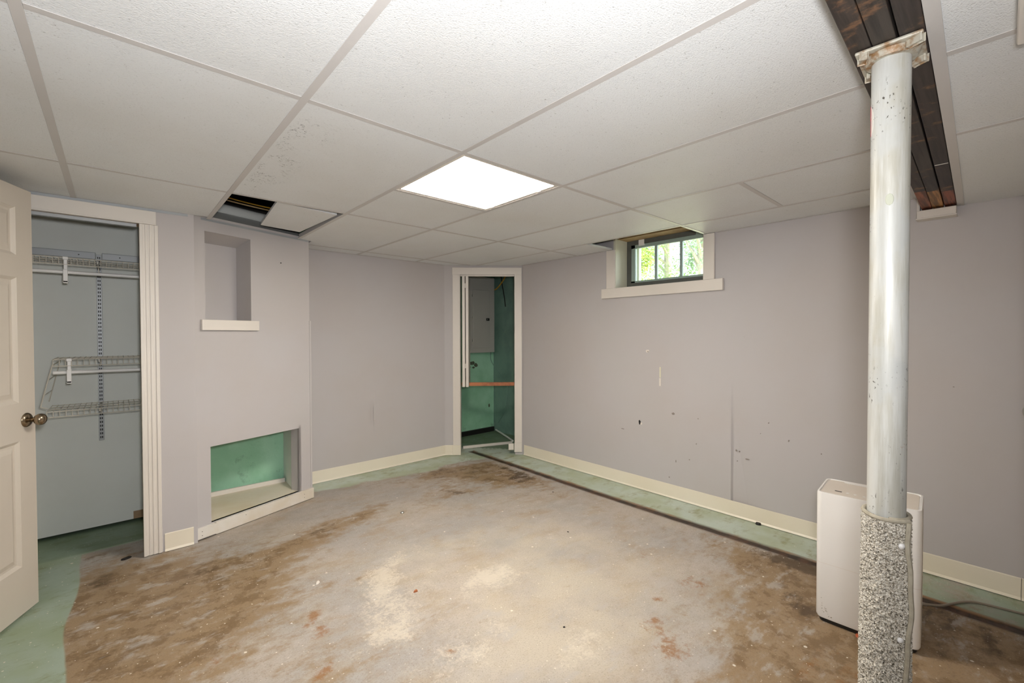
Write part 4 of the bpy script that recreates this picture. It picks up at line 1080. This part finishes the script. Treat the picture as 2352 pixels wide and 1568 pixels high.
crumb('rust_flake', 2.36, .40, .025, .04, .005, .4, paint('rust_flake', (190, 100, 64), (150, 74, 44), .8), 'orange flake beside the dehumidifier base', 'flake', seed=5)
for k, (x, y, w, l_) in enumerate(((.93, 2.045, 'white', 'small white paint crumb at the edge of the chalky floor patch'), (1.21, 1.80, 'white', 'small white paint crumb near the reddish brown chip'), (.575, 2.127, 'white', 'round white paint drop beside the rust coloured floor stain'),
                                   (1.467, 1.289, 'dark', 'small dark crumb in the pale chalky floor patch'), (2.667, 2.465, 'dark', 'small dark crumb near the floor joint by the window wall'), (2.2, 1.9, 'dark', 'small dark crumb on the grey middle of the floor'))):
    crumb('floor_crumb', x, y, .010, .014, .003, k, MAT[w], l_, 'crumb', 'crumbs on the concrete floor', seed=10 + k)
an = obj('floor_anchor', MB().lathe([(.013, .001), (.014, .006), (.010, .010), (.004, .010), (0, .009)], (1.54, 2.913, 0), (0, 0, 1), 16), MAT['nickel'], smooth=True); tag(an, 'metal anchor bolt sunk in the concrete floor', 'bolt')

# ------------------------------------------------------------------ outdoors
def ground_mat():
    t = NT('lawn'); p = t.pos(); return t.done(t.mix(t.noise(p, 3, 5), lin((150, 158, 104)), lin((196, 190, 160))), 0.9)
gd = obj('ground', MB().prism([(3.66, -14), (40, -14), (40, 40), (3.96, 40), (3.96, 3.09), (3.66, 3.09)], 1.45, 1.60), ground_mat()); struct(gd, 'bright lawn outside the basement window')
def leaf_mat(name, c, c2):
    m = bpy.data.materials.new(name); m.use_nodes = True; n = m.node_tree.nodes; l = m.node_tree.links
    df = n.new('ShaderNodeBsdfDiffuse'); tl = n.new('ShaderNodeBsdfTranslucent'); mx = n.new('ShaderNodeMixShader'); oi = n.new('ShaderNodeTexNoise'); ge = n.new('ShaderNodeNewGeometry'); cm = n.new('ShaderNodeMix'); cm.data_type = 'RGBA'
    l.new(ge.outputs['Position'], oi.inputs['Vector']); oi.inputs['Scale'].default_value = 2.5
    cm.inputs[6].default_value = lin(c); cm.inputs[7].default_value = lin(c2); l.new(oi.outputs[0], cm.inputs[0])
    l.new(cm.outputs[2], df.inputs[0]); l.new(cm.outputs[2], tl.inputs[0]); mx.inputs[0].default_value = .5
    l.new(df.outputs[0], mx.inputs[1]); l.new(tl.outputs[0], mx.inputs[2]); l.new(mx.outputs[0], n['Material Output'].inputs[0]); return m
LM = [leaf_mat('leaf_light', (176, 190, 110), (140, 160, 84)), leaf_mat('leaf_mid', (140, 164, 104), (108, 136, 80)), leaf_mat('leaf_blue', (150, 170, 140), (112, 136, 104))]
bark = paint('bark', (176, 166, 146), (150, 140, 120), .9, .8, 12)
def tree(x, y, h, rx, rz, zc, nleaf, mat, label, seed):
    r_ = random.Random(seed); e = empty('garden_tree', (x, y, 1.6)); tag(e, label, 'tree', 'trees beyond the window')
    mb = MB().tube([(x, y, 1.59), (x + .05, y, 1.6 + h * .4), (x - .05, y + .05, 1.6 + h * .8)], [.14, .11, .05], 8)
    for k in range(6):
        a = k * 1.05; mb.tube([(x, y, 1.6 + h * (.3 + .07 * k)), (x + rx * .5 * math.cos(a), y + rx * .5 * math.sin(a), 1.6 + h * (.45 + .08 * k)), (x + rx * .7 * math.cos(a), y + rx * .7 * math.sin(a), 1.6 + h * (.52 + .08 * k))], [.05, .03, .012], 6)
    obj('trunk', mb, bark, e, True)
    cl = []
    while len(cl) < 70:
        c = Vector((r_.uniform(-1, 1), r_.uniform(-1, 1), r_.uniform(-1, 1)))
        if .25 < c.length < .95: cl.append(c)
    V, F = [], []
    for k in range(nleaf):
        c = cl[r_.randrange(70)]; o_ = Vector((r_.gauss(0, .12), r_.gauss(0, .12), r_.gauss(0, .12)))
        if o_.length > .28: continue
        px_ = x + rx * (c[0] + o_[0]); py_ = y + rx * (c[1] + o_[1]); pz_ = zc + rz * (c[2] + o_[2])
        if pz_ < 1.65: continue
        d = Vector((r_.gauss(0, 1), r_.gauss(0, 1), r_.gauss(0, 1))).normalized(); s_ = d.orthogonal().normalized(); L = r_.uniform(.05, .10); w = L * .55; c0_ = Vector((px_, py_, pz_)); b_ = len(V)
        V += [c0_, c0_ + d * L * .5 + s_ * w * .5, c0_ + d * L, c0_ + d * L * .5 - s_ * w * .5]; F.append((b_, b_ + 1, b_ + 2, b_ + 3))
    me = bpy.data.meshes.new('foliage'); me.from_pydata([tuple(v) for v in V], [], F); me.materials.append(mat)
    o = link('foliage', me); o.parent = e; o.matrix_parent_inverse = Matrix.Translation(-Vector(e.location)); o['kind'] = 'stuff'
tree(9.0, 6.02, 2.6, .85, 1.2, 3.0, 8000, LM[0], 'bushy light green tree nearest the window', 1)
tree(12.6, 6.9, 4.2, 1.9, 2.0, 3.9, 16000, LM[1], 'taller mid green tree standing behind the bushy one', 2)
tree(9.3, 4.3, 2.6, .5, 1.0, 3.2, 1100, LM[2], 'sparse blue green tree with sky between its leaves', 3)
